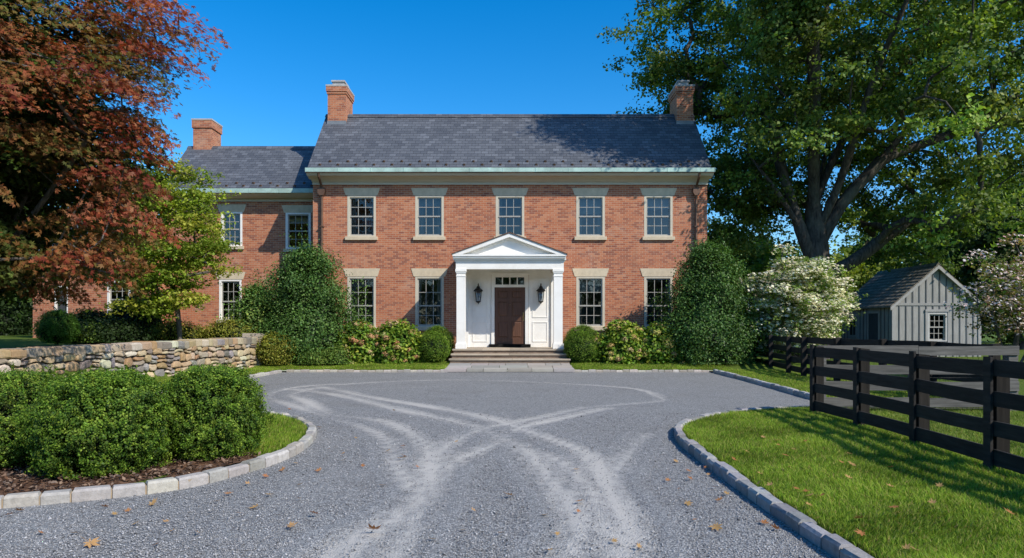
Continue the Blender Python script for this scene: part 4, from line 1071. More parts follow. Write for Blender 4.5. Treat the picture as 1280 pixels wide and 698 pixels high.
    cr.box(ent0-.08, ent1+.08, pf-.09, FW-.003, 3.775, 3.83); cr.box(h0+.02, h1-.02, 23.87, FW-.003, 3.832, 3.90); cr.box(h0, h1, 23.83, FW-.003, 3.90, 3.965); cr.build('cornice', wt, port)
    ax = (h0+h1)/2; az = 4.70; zb = 3.967
    tb = MB(); tb.prism([(h0+.25, zb), (h1-.25, zb), (ax, az-.13)], 'y', pf+.02, pf+.10); tb.build('pediment', wt, port)
    rk = MB()
    for a in (h0, h1):
        s = 1 if a < ax else -1; L = ax-a; dz = az-zb
        nz = .13
        rk.prism([(a, zb+.002), (ax, az), (ax, az-nz), (a+s*nz*abs(L)/dz, zb+.002)][::s], 'y', 23.83, 23.96)
        rk.prism([(a+s*.14, zb+.004), (ax, az-.09), (ax, az-.20), (a+s*(.14+.11*abs(L)/dz), zb+.004)][::s], 'y', 23.962, pf+.02)
    rk.build('raking_cornice', wt, port)
    pr = MB()
    for a in (h0-.035, h1+.035):
        s = 1 if a < ax else -1
        pr.prism([(a, zb-.012), (ax, az+.004), (ax, az+.04), (a, zb+.022)][::s], 'y', 23.80, FW-.004)
    pr.build('portico_roof', MT['copper'], port)
    for (a, b) in ((lx0, lx1), (rx0, rx1)):
        c = MB(); cc = (a+b)/2; hw = .155
        def lay(hw, z0, z1): c.box(cc-hw, cc+hw, pf+.15-hw, pf+.15+hw, z0, z1)
        lay(hw+.035, fl, fl+.16); lay(hw+.02, fl+.16, fl+.20); lay(hw, fl+.20, 3.20); lay(hw+.015, 3.20, 3.235); lay(hw, 3.235, 3.32); lay(hw+.02, 3.32, 3.37); lay(hw+.04, 3.37, 3.458)
        c.build('column', wt, port)
        p = MB(); p.box(cc-hw, cc+hw, FW-.14, FW-.002, fl, 3.458); p.build('pilaster', wt, port)
    # panelled wall behind
    wl0, wl1 = lx1-.005, rx0+.005; yw = FW-.06
    dcx = X(637.3, 25.8); dw = .58
    pw = MB(); pw.box(wl0, dcx-dw-.13, yw, FW-.003, fl, 3.60); pw.box(dcx+dw+.13, wl1, yw, FW-.003, fl, 3.60); pw.box(dcx-dw-.13, dcx+dw+.13, yw, FW-.003, 3.42, 3.60)
    for a, b in ((wl0+.16, dcx-dw-.27), (dcx+dw+.27, wl1-.12)):
        for z0, z1 in ((.86, 1.62), (1.78, 3.28)):
            m = .035; d = yw-.018
            pw.box(a, b, d, yw-.001, z0, z0+m); pw.box(a, b, d, yw-.001, z1-m, z1); pw.box(a, a+m, d, yw-.001, z0+m, z1-m); pw.box(b-m, b, d, yw-.001, z0+m, z1-m)
    pw.build('panelled_wall', wt, port)
    cs = MB(); y0 = yw-.05
    cs.box(dcx-dw-.12, dcx-dw, y0, FW-.004, .70, 3.40); cs.box(dcx+dw, dcx+dw+.12, y0, FW-.004, .70, 3.40); cs.box(dcx-dw, dcx+dw, y0, FW-.004, 3.30, 3.40); cs.box(dcx-dw, dcx+dw, y0, FW+.1, 2.92, 3.02)
    cs.box(dcx-dw-.15, dcx+dw+.15, y0-.03, yw, 3.40, 3.46)
    cs.build('door_casing', wt, port)
    tr = MB(); 
    for i in range(5):
        xx = dcx-dw+.02+(2*dw-.04)*i/4; tr.box(xx-.02, xx+.02, FW-.05, FW, 3.02, 3.30)
    tr.build('transom_bar', wt, port)
    g = MB(); g.poly([(dcx-dw, FW-.02, 3.02), (dcx+dw, FW-.02, 3.02), (dcx+dw, FW-.02, 3.30), (dcx-dw, FW-.02, 3.30)]); g.build('transom_pane', MT['glass'], port)
    db = MB(); yd = FW-.03; z0 = .78; z1 = 2.92
    db.box(dcx-dw+.004, dcx+dw-.004, yd, yd+.055, z0, z1)
    st = .11
    cols = ((dcx-dw+st, dcx-.055), (dcx+.055, dcx+dw-st))
    xs = [dcx-dw+.004, cols[0][0], cols[0][1], cols[1][0], cols[1][1], dcx+dw-.004]
    rows = ((z0+.22, z0+.86), (z0+1.02, z0+1.62), (z0+1.72, z1-.12))
    for i in (0, 2, 4): db.box(xs[i], xs[i+1], yd-.022, yd-.001, z0, z1)
    prev = z0
    for a, b in list(rows)+[(z1, z1)]:
        for q in cols: db.box(q[0], q[1], yd-.022, yd-.001, prev, a)
        prev = b
    for a, b in rows:
        for q in cols:
            db.hexa([(q[0]+.03, yd-.001, a+.03), (q[1]-.03, yd-.001, a+.03), (q[1]-.03, yd, b-.03), (q[0]+.03, yd, b-.03), (q[0]+.07, yd-.018, a+.07), (q[1]-.07, yd-.018, a+.07), (q[1]-.07, yd-.018, b-.07), (q[0]+.07, yd-.018, b-.07)])
    door = db.build('front_door', MT['door'], t)
    hb = MB(); hx = dcx+dw-.07; hb.box(hx-.022, hx+.022, yd-.03, yd-.022, 1.66, 1.98); hb.tube([(hx, yd-.03, 1.72), (hx, yd-.075, 1.75), (hx, yd-.075, 1.90), (hx, yd-.03, 1.93)], .011, 6); hb.build('handle', MT['brass'], door)
    MB().lathe([(.0, 0), (.035, .0), (.04, .012), (.02, .02)], 10).build('knocker', MT['brass'], door, True, Vector((dcx, yd-.04, 2.25))-wloc(t))
    MB().box(dcx-dw-.2, dcx+dw+.2, FW-.32, FW-.028, fl+.006, .775).build('threshold', MT['flag'], port)
    # rooms behind the door stay dark
    # inner box closing off behind portico floor
    return t
house_obj = house()
# lanterns hung by the door
def lantern(label, px, d, group='carriage lanterns beside the front door'):
    x = X(px, d); z = Z(369, d); y = 25.62; t = thing('wall_lantern', label, 'lantern', (x, y, z), group); o = Vector((x, y, z))
    fr = MB(); w0, w1 = .075, .115; zb, zt = -.25, .14
    for sx, sy in ((1, 1), (1, -1), (-1, 1), (-1, -1)):
        fr.tube([o+Vector((sx*w0, sy*w0, zb)), o+Vector((sx*w1, sy*w1, zt))], .011, 5)
    fr.lathe([(.02, zb-.09), (.03, zb-.05), (.09, zb-.03), (.115, zb-.015), (.115, zb+.005)], 4, x, y, math.pi/4, smooth=False)
    for v in range(6, len(fr.v)): pass
    fr2 = MB(); 
    def zz(pr): return [(r_, z+h_) for r_, h_ in pr]
    fr = MB()
    for sx, sy in ((1, 1), (1, -1), (-1, 1), (-1, -1)):
        fr.tube([o+Vector((sx*w0, sy*w0, zb)), o+Vector((sx*w1, sy*w1, zt))], .011, 5)
    fr.lathe(zz([(.015, zb-.10), (.03, zb-.06), (.08, zb-.03), (.125, zb-.012), (.125, zb+.006)]), 4, x, y, math.pi/4, smooth=False)
    for a, b in ((zb+.01, w0+.003), (zt-.02, w1)):
        for k in range(4):
            c0 = [(1, 1), (-1, 1), (-1, -1), (1, -1)][k]; c1 = [(1, 1), (-1, 1), (-1, -1), (1, -1)][(k+1) % 4]
            fr.tube([o+Vector((c0[0]*b, c0[1]*b, a)), o+Vector((c1[0]*b, c1[1]*b, a))], .010, 5)
    fr.build('frame', MT['iron'], t)
    cp = MB(); cp.lathe(zz([(.19, zt), (.185, zt+.02), (.12, zt+.09), (.07, zt+.12), (.075, zt+.15), (.05, zt+.18), (.02, zt+.22), (.028, zt+.245), (.006, zt+.30)]), 8, x, y, math.pi/8, smooth=False); cp.build('cap', MT['iron'], t)
    br = MB(); br.box(x-.06, x+.06, 25.765, 25.787, z-.12, z+.30); br.tube([(x, 25.77, z+.22), (x, 25.72, z+.33), (x, 25.66, z+.35), (x, y, z+.30)], .014, 6); br.tube([(x, 25.77, z-.05), (x, 25.70, z-.14), (x, y+.09, z-.2)], .011, 6); br.build('bracket', MT['iron'], t)
    gl = MB(); a0, a1 = w0-.004, w1-.004; q = [(1, 1), (-1, 1), (-1, -1), (1, -1)]
    for k in range(4):
        c0, c1 = q[k], q[(k+1) % 4]
        gl.poly([o+Vector((c0[0]*a0, c0[1]*a0, zb+.01)), o+Vector((c1[0]*a0, c1[1]*a0, zb+.01)), o+Vector((c1[0]*a1, c1[1]*a1, zt-.01)), o+Vector((c0[0]*a1, c0[1]*a1, zt-.01))])
    gl.build('pane', MT['glass'], t)
    cd = MB()
    for dx in (-.035, .035): cd.tube([(x+dx, y, z+zb), (x+dx, y, z-.06)], .013, 6); cd.lathe([(.008, z-.06), (.014, z-.035), (.002, z+.01)], 6, x+dx, y)
    cd.build('candle', MT['bulb'], t)
lantern('black carriage lantern on the white panel left of the door', 598, 25.7)
lantern('black carriage lantern on the white panel right of the door', 676, 25.7)

# steps and walk
def jslab(mb, x0, x1, y0, y1, z0, z1, r, c, j=.008):
    q = lambda: r.uniform(-j, j)
    p = [(x0+q(), y0+q(), z0), (x1+q(), y0+q(), z0), (x1+q(), y1+q(), z0), (x0+q(), y1+q(), z0), (x0+q(), y0+q(), z1+q()*.4), (x1+q(), y0+q(), z1+q()*.4), (x1+q(), y1+q(), z1+q()*.4), (x0+q(), y1+q(), z1+q()*.4)]
    mb.hexa(p, col=c)
def steps():
    x0, x1 = X(571, 23.9)-.14, X(703, 23.9)+.16; r = rs(14)
    t = thing('front_steps', 'three stone steps with brick risers up to the portico', 'steps', ((x0+x1)/2, 23.3, .2))
    z = [.20, .353, .507, .66]
    for k, (yf, yb, ex) in enumerate(((23.02, 23.40, .06), (23.36, 23.75, .03), (23.70, FW-.065, 0))):
        a, b = x0-ex, x1+ex
        br = MB(); br.box(a+.04, b-.04, yf+.04, yb+(.3 if k < 2 else 0), z[k]-.1, z[k+1]-.055); br.build('riser', MT['riser'], t)
        tb = MB(); n = (4, 4, 4)[k]; cuts = [a]+sorted(a+(b-a)*(i+r.uniform(-.15, .15))/n for i in range(1, n))+[b]
        for u, v in zip(cuts[:-1], cuts[1:]):
            c = np.array((.47, .39, .29))*r.uniform(.8, 1.1); jslab(tb, u+.003, v-.003, yf, yb, z[k+1]-.055, z[k+1]-.004 if k < 2 else z[k+1]-.004, r, c, .004)
        tb.build('tread', MT['flag'], t)
    # front walk
    t = thing('flagstone_walk', 'grey flagstone walk between the gravel and the front steps', 'walk', ((x0+x1)/2, 22.2, .1))
    ys = [21.46, 21.98, 22.5, 23.03]
    for a, b in zip(ys[:-1], ys[1:]):
        w = 2.0+.04*(23-a); xx = PXc-w
        while xx < PXc+w-.05:
            e = min(xx+r.uniform(.5, .95), PXc+w)
            if PXc+w-e < .3: e = PXc+w
            c = np.array((.36, .34, .30))*r.uniform(.78, 1.15)*np.array([1+r.uniform(-.05, .08), 1, 1+r.uniform(-.06, .06)])
            za, zb_ = float(H(0, a))+.028, float(H(0, b))+.028; g = .008; q = lambda: r.uniform(-.004, .004)
            m = MB(); m.hexa([(xx+g, a+g, za-.08), (e-g, a+g, za-.08), (e-g, b-g, zb_-.08), (xx+g, b-g, zb_-.08), (xx+g+q(), a+g, za+q()), (e-g+q(), a+g, za+q()), (e-g+q(), b-g, zb_+q()), (xx+g+q(), b-g, zb_+q())], col=c)
            m.build('flagstone', MT['flag'], t); xx = e
PXc = X(637, 23)
steps()

def wing():
    t = thing('brick_wing', 'two-storey brick wing set back beside the main house, half in shadow', 'house', (-10.7, 27.35, 0))
    y = 27.35; xl, xr = -13.85, HX-7.465-.003; yr, zr = 29.3, 9.14; ze = 6.45; yb = 31.2
    D = y
    ups = [(X(276, D), X(303, D), 4.66, 6.03), (X(357, D), X(388.5, D), 4.55, 6.0)]
    los = [(X(274, D), X(302, D), 1.72, 3.32)]
    mb = MB(); wall_open(mb, xl, xr, -.2, ze, y, ups+los, .28); mb.build('front_wall', MT['brick'], t)
    mb = MB(); pentagon(mb, xl, xl+.28, y+.28, yb, -.2, ze, yr, zr-.12); mb.build('gable_wall', MT['brick'], t)
    MB().box(xl+.28, xr, yb-.28, yb, -.2, ze).build('rear_wall', MT['brick'], t)
    MB().box(xl+.29, xr, y+.29, yb-.29, 3.9, 4.05).build('upper_floor', MT['door'], t)
    ye, zev = 26.86, 6.80
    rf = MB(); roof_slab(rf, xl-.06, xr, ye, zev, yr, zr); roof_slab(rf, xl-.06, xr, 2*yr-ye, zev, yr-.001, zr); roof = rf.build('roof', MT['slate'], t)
    MB().prism([(yr-.14, zr-.11), (yr, zr+.045), (yr+.14, zr-.11), (yr, zr)], 'x', xl-.06, xr).build('ridge_cap', MT['slate'], roof)
    sl = Vector((0, yr-ye, zr-zev)).normalized(); nn = Vector((0, -sl.z, sl.y)); first = None
    for s0, o0 in ((.28, 0), (.48, .34)):
        for i in range(9):
            p = Vector((xl+.5+o0+i*.675, ye, zev))+sl*s0
            if p.x > xr-.2: continue
            if first is None:
                q = MB(); a = .045
                q.hexa([(-a, *((-sl*.02)+nn*.004).yz), (a, *((-sl*.02)+nn*.004).yz), (a, *(sl*.09+nn*.004).yz), (-a, *(sl*.09+nn*.004).yz), (-a*.7, *(nn*.075).yz), (a*.7, *(nn*.075).yz), (a, *(sl*.09+nn*.012).yz), (-a, *(sl*.09+nn*.012).yz)])
                first = q.build('snow_guard', MT['copper'], roof, True, p-wloc(t))
            else:
                c = first.copy(); COL.objects.link(c); c.parent = roof; c.location = p-wloc(t)
    gb = MB(); r = rs(6); xx = xl-.1
    while xx < xr-.01:
        e = min(xx+1.2, xr); gb.box(xx+.003, e-.003, 26.78+r.uniform(-.004, .004), 26.88, 6.69, 6.86); xx = e
    gb.build('gutter', MT['patina'], t)
    cb = MB(); cb.prism([(26.83, 6.685), (27.32, 6.685), (27.32, 6.55), (27.1, 6.55), (26.95, 6.61)], 'x', xl-.08, xr); cb.build('cornice', MT['cream'], t)
    MB().box(xl-.01, xr, 27.29, 27.344, 6.44, 6.548).build('frieze', MT['cream'], t)
    x0, x1 = X(242, 29.2), X(264.5, 29.2); c = MB(); y0, y1 = 29.15, 30.15
    c.box(x0, x1, y0, y1, 7.6, 9.92); c.box(x0-.04, x1+.04, y0-.04, y1+.04, 9.92, 10.25); ch = c.build('chimney', MT['brick'], t)
    MB().box(x0-.055, x1+.055, y0-.055, y1+.055, 10.25, 10.31).build('chimney_cap', MT['capstone'], ch)
    MB().box(x0-.02, x1+.02, y0-.02, y0-.004, zr-.5, zr-.25).build('flashing', MT['lead'], ch)
    for (a, b, c0, c1), cur in zip(ups, ((1, 1), (0, 0))): make_window('window', b-a, c1-c0, (2, 2), 3, .5, t, ((a+b)/2, y, c0), curtains=cur, blind=.9 if cur[0] else .25, framem='white', lint_h=.3)
    a, b, c0, c1 = los[0]; make_window('window', b-a, c1-c0, (2, 2), 3, .45, t, ((a+b)/2, y, c0), curtains=(0, 0), framem='white', lint_h=.3)
wing()
def annex():
    t = thing('brick_annex', 'low brick annex with dark door half hidden by the maple', 'house', (-16, 26.2, .9))
    y = 26.2; xl, xr = X(41, y), -13.86; ze = 3.9; yb = 31; yr, zr = 28.6, 5.7
    ops = [(X(134, y), X(163, y), 1.75, 3.2), (X(68, y), X(85, y), .95, 3.0)]
    mb = MB(); wall_open(mb, xl, xr, .3, ze, y, ops, .28); mb.build('front_wall', MT['brick'], t)
    mb = MB(); pentagon(mb, xl, xl+.28, y+.28, yb, .3, ze, yr, zr-.1); mb.build('gable_wall', MT['brick'], t)
    MB().box(xl+.28, xr, yb-.28, yb, .3, ze).build('rear_wall', MT['brick'], t)
    mb = MB(); pentagon(mb, xr-.2, xr-.003, y+.28, yb-.281, .3, ze, yr, zr-.1); mb.build('inner_wall', MT['brick'], t)
    rf = MB(); roof_slab(rf, xl-.2, xr, y-.35, ze-.12, yr, zr); roof_slab(rf, xl-.2, xr, 2*yr-y+.35, ze-.12, yr-.001, zr); rf.build('roof', MT['slate'], t)
    a, b, c, d = ops[0]; make_window('window', b-a, d-c, (2, 2), 3, .5, t, ((a+b)/2, y, c), curtains=(0, 0), framem='white')
    a, b, c, d = ops[1]; db = MB(); db.box(a+.05, b-.05, y+.1, y+.15, c, d-.05)
    for z0, z1 in ((c+.15, c+.85), (c+1., d-.2)): db.box(a+.14, b-.14, y+.085, y+.099, z0, z1)
    o = db.build('door', MT['sheddark'], t); fb = MB(); fb.box(a, a+.05, y, y+.15, c, d); fb.box(b-.05, b, y, y+.15, c, d); fb.box(a+.05, b-.05, y, y+.15, d-.05, d); fb.build('frame', MT['white'], o)
    MB().box(xl+.3, xr-.3, y-.45, y-.002, .9, 1.0).build('doorstep', MT['flag'], t)
annex()

# ------------------------------------------------------------------ shed
def shed():
    y0 = 28.0; y1 = 32.3; x0, x1 = X(1115.5, y0), X(1225, y0); xm = (x0+x1)/2; ze = 2.37; zr = Z(329, y0)-.06; t = thing('board_shed', 'grey board-and-batten shed with shingled gable roof behind the fences', 'shed', (xm, y0, .1))
    def prof(inset=0): return [(x0+inset, .1), (x1-inset, .1), (x1-inset, ze), (xm, zr-.06), (x0+inset, ze)]
    wb = MB(); dx0, dx1, dz1 = y0+1.05, y0+1.85, 2.0
    wall_open(wb, x0, x1, .1, ze, y0, [(X(1159, y0), X(1184, y0), Z(427, y0), Z(391, y0))], .06); wb.prism([(x0, ze), (x1, ze), (xm, zr-.06)], 'y', y0, y0+.06); wb.prism(prof(), 'y', y1-.06, y1)
    wb.box(x0, x0+.06, y0+.06, y1-.06, .1, ze-.02); wb.box(x1-.06, x1, y0+.06, y1-.06, .1, ze-.02); wb.build('wall', MT['shed'], t)
    n = 13
    for i in range(1, n):
        x = x0+(x1-x0)*i/n; top = ze+(zr-.1-ze)*(1-abs(x-xm)/(x1-xm))
        wx0, wx1 = X(1158, y0)-.02, X(1185, y0)+.02
        if wx0 < x < wx1: segs = [(.1, Z(428, y0)-.05), (Z(391, y0)+.02, 2.30)]
        else: segs = [(.1, 2.30)]
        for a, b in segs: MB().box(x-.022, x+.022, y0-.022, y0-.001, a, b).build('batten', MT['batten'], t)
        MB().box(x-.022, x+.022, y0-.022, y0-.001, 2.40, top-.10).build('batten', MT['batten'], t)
    for i in range(1, 15):
        y = y0+(y1-y0)*i/15
        if y0+.95 < y < y0+1.95 or y0+2.85 < y < y0+3.6: continue
        MB().box(x0-.02, x0-.001, y-.022, y+.022, .1, ze-.1).build('batten', MT['batten'], t)
    MB().box(x0-.005, x1+.005, y0-.03, y0-.001, 2.30, 2.40).build('belt_board', MT['shedtrim'], t)
    cb = MB(); cb.box(x0-.03, x0+.09, y0-.032, y0-.002, .1, 2.298); cb.box(x1-.09, x1+.03, y0-.032, y0-.002, .1, 2.298); cb.box(x0-.03, x0-.002, y0, y0+.10, .1, 2.298); cb.build('corner_board', MT['shedtrim'], t)
    rf = MB(); ov = .17; oy = .16
    for s in (-1, 1):
        xe = xm+s*((x1-x0)/2+ov); slope = (zr-ze)/((x1-x0)/2); zE = ze-ov*slope+.04; n = 12
        for i in range(n):       # every shingle course laps the one below
            a = i/n; b = min(1, (i+1.15)/n); xa = xe+(xm-xe)*a; xb = xe+(xm-xe)*b; za = zE+(zr-zE)*a+.035; zb = zE+(zr-zE)*b+.012
            L = math.hypot(xb-xa, zb-za); A = [(xa, y0-oy, za), (xa, y1+oy, za), (xb, y1+oy, zb), (xb, y0-oy, zb)]; uv = [(y0, i*.17), (y1, i*.17), (y1, i*.17+.165), (y0, i*.17+.165)]
            if s > 0: rf.poly(A, uv)
            else: rf.poly(A[::-1], uv[::-1])
            B = [(p[0], p[1], p[2]-.03) for p in A[:2]]; q = [A[0], A[1], B[1], B[0]]; rf.poly(q if s < 0 else q[::-1])
        u = [(xe, zE-.05), (xm, zr-.05), (xm, zr+.005), (xe, zE+.005)]
        rf.prism(u if s < 0 else u[::-1], 'y', y0-oy+.002, y1+oy-.002)
    roof = rf.build('roof', MT['shingle'], t)
    rc = MB(); rc.prism([(xm-.13, zr-.09), (xm, zr+.07), (xm+.13, zr-.09), (xm, zr+.035)], 'y', y0-oy-.005, y1+oy); rc.build('ridge_cap', MT['shingle'], roof)
    rk = MB()
    for s in (-1, 1):
        xe = xm+s*((x1-x0)/2+ov); zE = ze-ov*(zr-ze)/((x1-x0)/2)+.04
        u = [(xe, zE-.17), (xm, zr-.18), (xm, zr-.045), (xe, zE-.04)]
        rk.prism(u if s < 0 else u[::-1], 'y', y0-oy-.02, y0-oy+.012)
    rk.build('rake_board', MT['shedtrim'], t)
    MB().box(x0-ov+.02, x0-.04, y0-oy+.02, y1+oy-.02, ze-.16, ze-.10).build('eave_board', MT['shed'], t)
    w0, w1 = X(1159, y0), X(1184, y0); make_window('window', w1-w0, Z(391, y0)-Z(427, y0), (2, 2), 3, .5, t, ((w0+w1)/2, y0-.02, Z(427, y0)), lint=False, sill=False, curtains=(0, 0), framem='shedtrim')
    ol = MB(); ol.box(w0-.09, w0-.002, y0-.04, y0-.002, Z(428, y0), Z(390, y0)); ol.box(w1+.002, w1+.09, y0-.04, y0-.002, Z(428, y0), Z(390, y0)); ol.box(w0-.1, w1+.1, y0-.055, y0-.002, Z(390, y0), Z(387, y0)); ol.box(w0-.12, w1+.12, y0-.08, y0-.002, Z(430, y0), Z(428, y0)-.002); ol.build('window_casing', MT['shedtrim'], t)
    MB().box(x0+.07, x1-.07, y0+.9, y0+.95, .1, ze-.1).build('inner_wall', MT['plaster'], t)  # dark backing added behind the window
    db = MB(); db.box(x0-.012, x0-.003, dx0, dx1, .1, dz1)
    for y in (dx0+.2, dx0+.4, dx0+.6): db.box(x0-.016, x0-.0125, y-.006, y+.006, .1, dz1)
    d = db.build('door', MT['sheddark'], t); fb = MB(); fb.box(x0-.03, x0-.002, dx0-.09, dx0-.001, .1, dz1+.09); fb.box(x0-.03, x0-.002, dx1+.001, dx1+.09, .1, dz1+.09); fb.box(x0-.03, x0-.002, dx0, dx1, dz1+.002, dz1+.09); fb.build('frame', MT['shed'], d)
    sw = MB(); sw.box(x0-.008, x0-.002, y0+2.95, y0+3.5, 1.05, 1.85); s_ = sw.build('side_window', MT['iron'], t); f2 = MB()
    f2.box(x0-.04, x0-.002, y0+2.87, y0+2.949, .98, 1.93); f2.box(x0-.04, x0-.002, y0+3.501, y0+3.58, .98, 1.93); f2.box(x0-.04, x0-.002, y0+2.95, y0+3.5, 1.851, 1.93); f2.box(x0-.05, x0-.002, y0+2.95, y0+3.5, .95, 1.049); f2.box(x0-.025, x0-.009, y0+3.21, y0+3.24, 1.05, 1.85); f2.build('frame', MT['shedtrim'], s_)
shed()

# ------------------------------------------------------------------ fences
def fence(label, pts, hz, matr, matp, seed, boards=4, cover=True, side=-1, post=.12, wire=False, bh=.165, zs=(.10, .37, .65, .93)):
    """board fence through ground points; boards are nailed to one side"""
    r = rs(seed); t = thing('board_fence', label, 'fence', (pts[0][0], pts[0][1], 0), None)
    P = [Vector((x, y, float(H(x, y)) if 0 else .05)) for x, y in pts]
    for i, p in enumerate(P):
        d = (P[min(i+1, len(P)-1)]-P[max(i-1, 0)]).normalized(); n = Vector((-d.y, d.x, 0))*side; w = post/2; j = r.uniform(-.012, .012)
        def q(a, b, z): return p+d*a+n*b+Vector((0, 0, z))
        m = MB(); top = hz-.02+j; m.hexa([q(-w, -w, -.1), q(w, -w, -.1), q(w, w, -.1), q(-w, w, -.1), q(-w, -w, top), q(w, -w, top), q(w, w, top+.012), q(-w, w, top+.012)] if 1 else [])
        m.build('post', matp, t)
        if cover:
            c = MB(); a = .055; y0, y1 = w+.030, w+.055; c.hexa([q(-a, y0, .02), q(a, y0, .02), q(a, y1, .02), q(-a, y1, .02), q(-a, y0, hz+.01), q(a, y0, hz+.01), q(a, y1, hz+.01), q(-a, y1, hz+.01)]); c.build('cover_board', matr, t)
    for i in range(len(P)-1):
        a, b = P[i], P[i+1]; d = (b-a).normalized(); n = Vector((-d.y, d.x, 0))*side; w = post/2
        for z in zs[:boards]:
            ja, jb = r.uniform(-.012, .012), r.uniform(-.012, .012); y0, y1 = w+.002, w+.028; g = .003
            A = a+d*g-(d*(w if i == 0 else 0)); B = b-d*g+(d*(w if i == len(P)-2 else 0)); m = MB()
            hh = bh*r.uniform(.95, 1.04)
            v = lambda q_, yy, zz: q_+n*yy+Vector((0, 0, zz)); mid = (A+B)/2; sag = r.uniform(-.012, .004)
            for u0, u1, s0, s1, z0_, z1_ in ((A, mid, ja, sag+(ja+jb)/2, 0, 0), (mid, B, sag+(ja+jb)/2, jb, 0, 0)):
                m.hexa([v(u0, y0, z+s0), v(u1, y0, z+s1), v(u1, y1, z+s1), v(u0, y1, z+s0), v(u0, y0, z+hh+s0), v(u1, y0, z+hh+s1), v(u1, y1, z+hh+s1), v(u0, y1, z+hh+s0)])
            m.build('rail', matr, t)
    if wire:
        m = MB(); a, b = P[0], P[-1]; d = (b-a).normalized(); L = (b-a).length; n = Vector((-d.y, d.x, 0))*side*(-post/2-.01)
        s = .03
        while s < L: q = a+d*s+n; m.tube([q+Vector((0, 0, .03)), q+Vector((0, 0, .98))], .0022, 3, caps=False); s += .09
        for z in np.arange(.05, 1., .1): m.tube([a+n+Vector((0, 0, z)), b+n+Vector((0, 0, z))], .0022, 3, caps=False)
        m.build('wire_mesh', MT['wire'], t)
    return t
near = [(X(1023, 10.8), 10.8), (X(1079, 9.42), 9.42), (X(1152, 7.95), 7.95), (X(1249, 6.5), 6.5), (4.62, 5.05), (4.6, 3.6)]
fence('near black four-board fence on the grass island at the right', near, 1.10, MT['fence'], MT['fencepost'], 1, side=-1, bh=.148, zs=(.09, .36, .64, .925))
cross = [(5.05, 11.2), (6.6, 11.18), (8.15, 11.16)]
fence('weathered grey board fence with wire mesh, behind the near black fence', cross, 1.08, MT['greyboard'], MT['greyboard'], 2, cover=False, side=-1, wire=True, bh=.15, zs=(.10, .36, .63, .93), post=.15)
far = [(8.75, 24.6), (8.45, 22.3), (8.1, 20.0), (7.95, 18.6), (8.0, 16.8), (8.15, 15.0), (8.25, 13.4), (8.2, 11.6)]
fence('far black board fence running from the right holly past the white dogwood', far, 1.12, MT['fence'], MT['fencepost'], 3, side=1, cover=False)
rear = [(17, 22.5), (20, 22.6), (23, 22.7), (26, 22.8), (29, 22.9)]
fence('dark board fence in the distance at the right of the shed', rear, 1.05, MT['fence'], MT['fencepost'], 4, cover=False, boards=4)

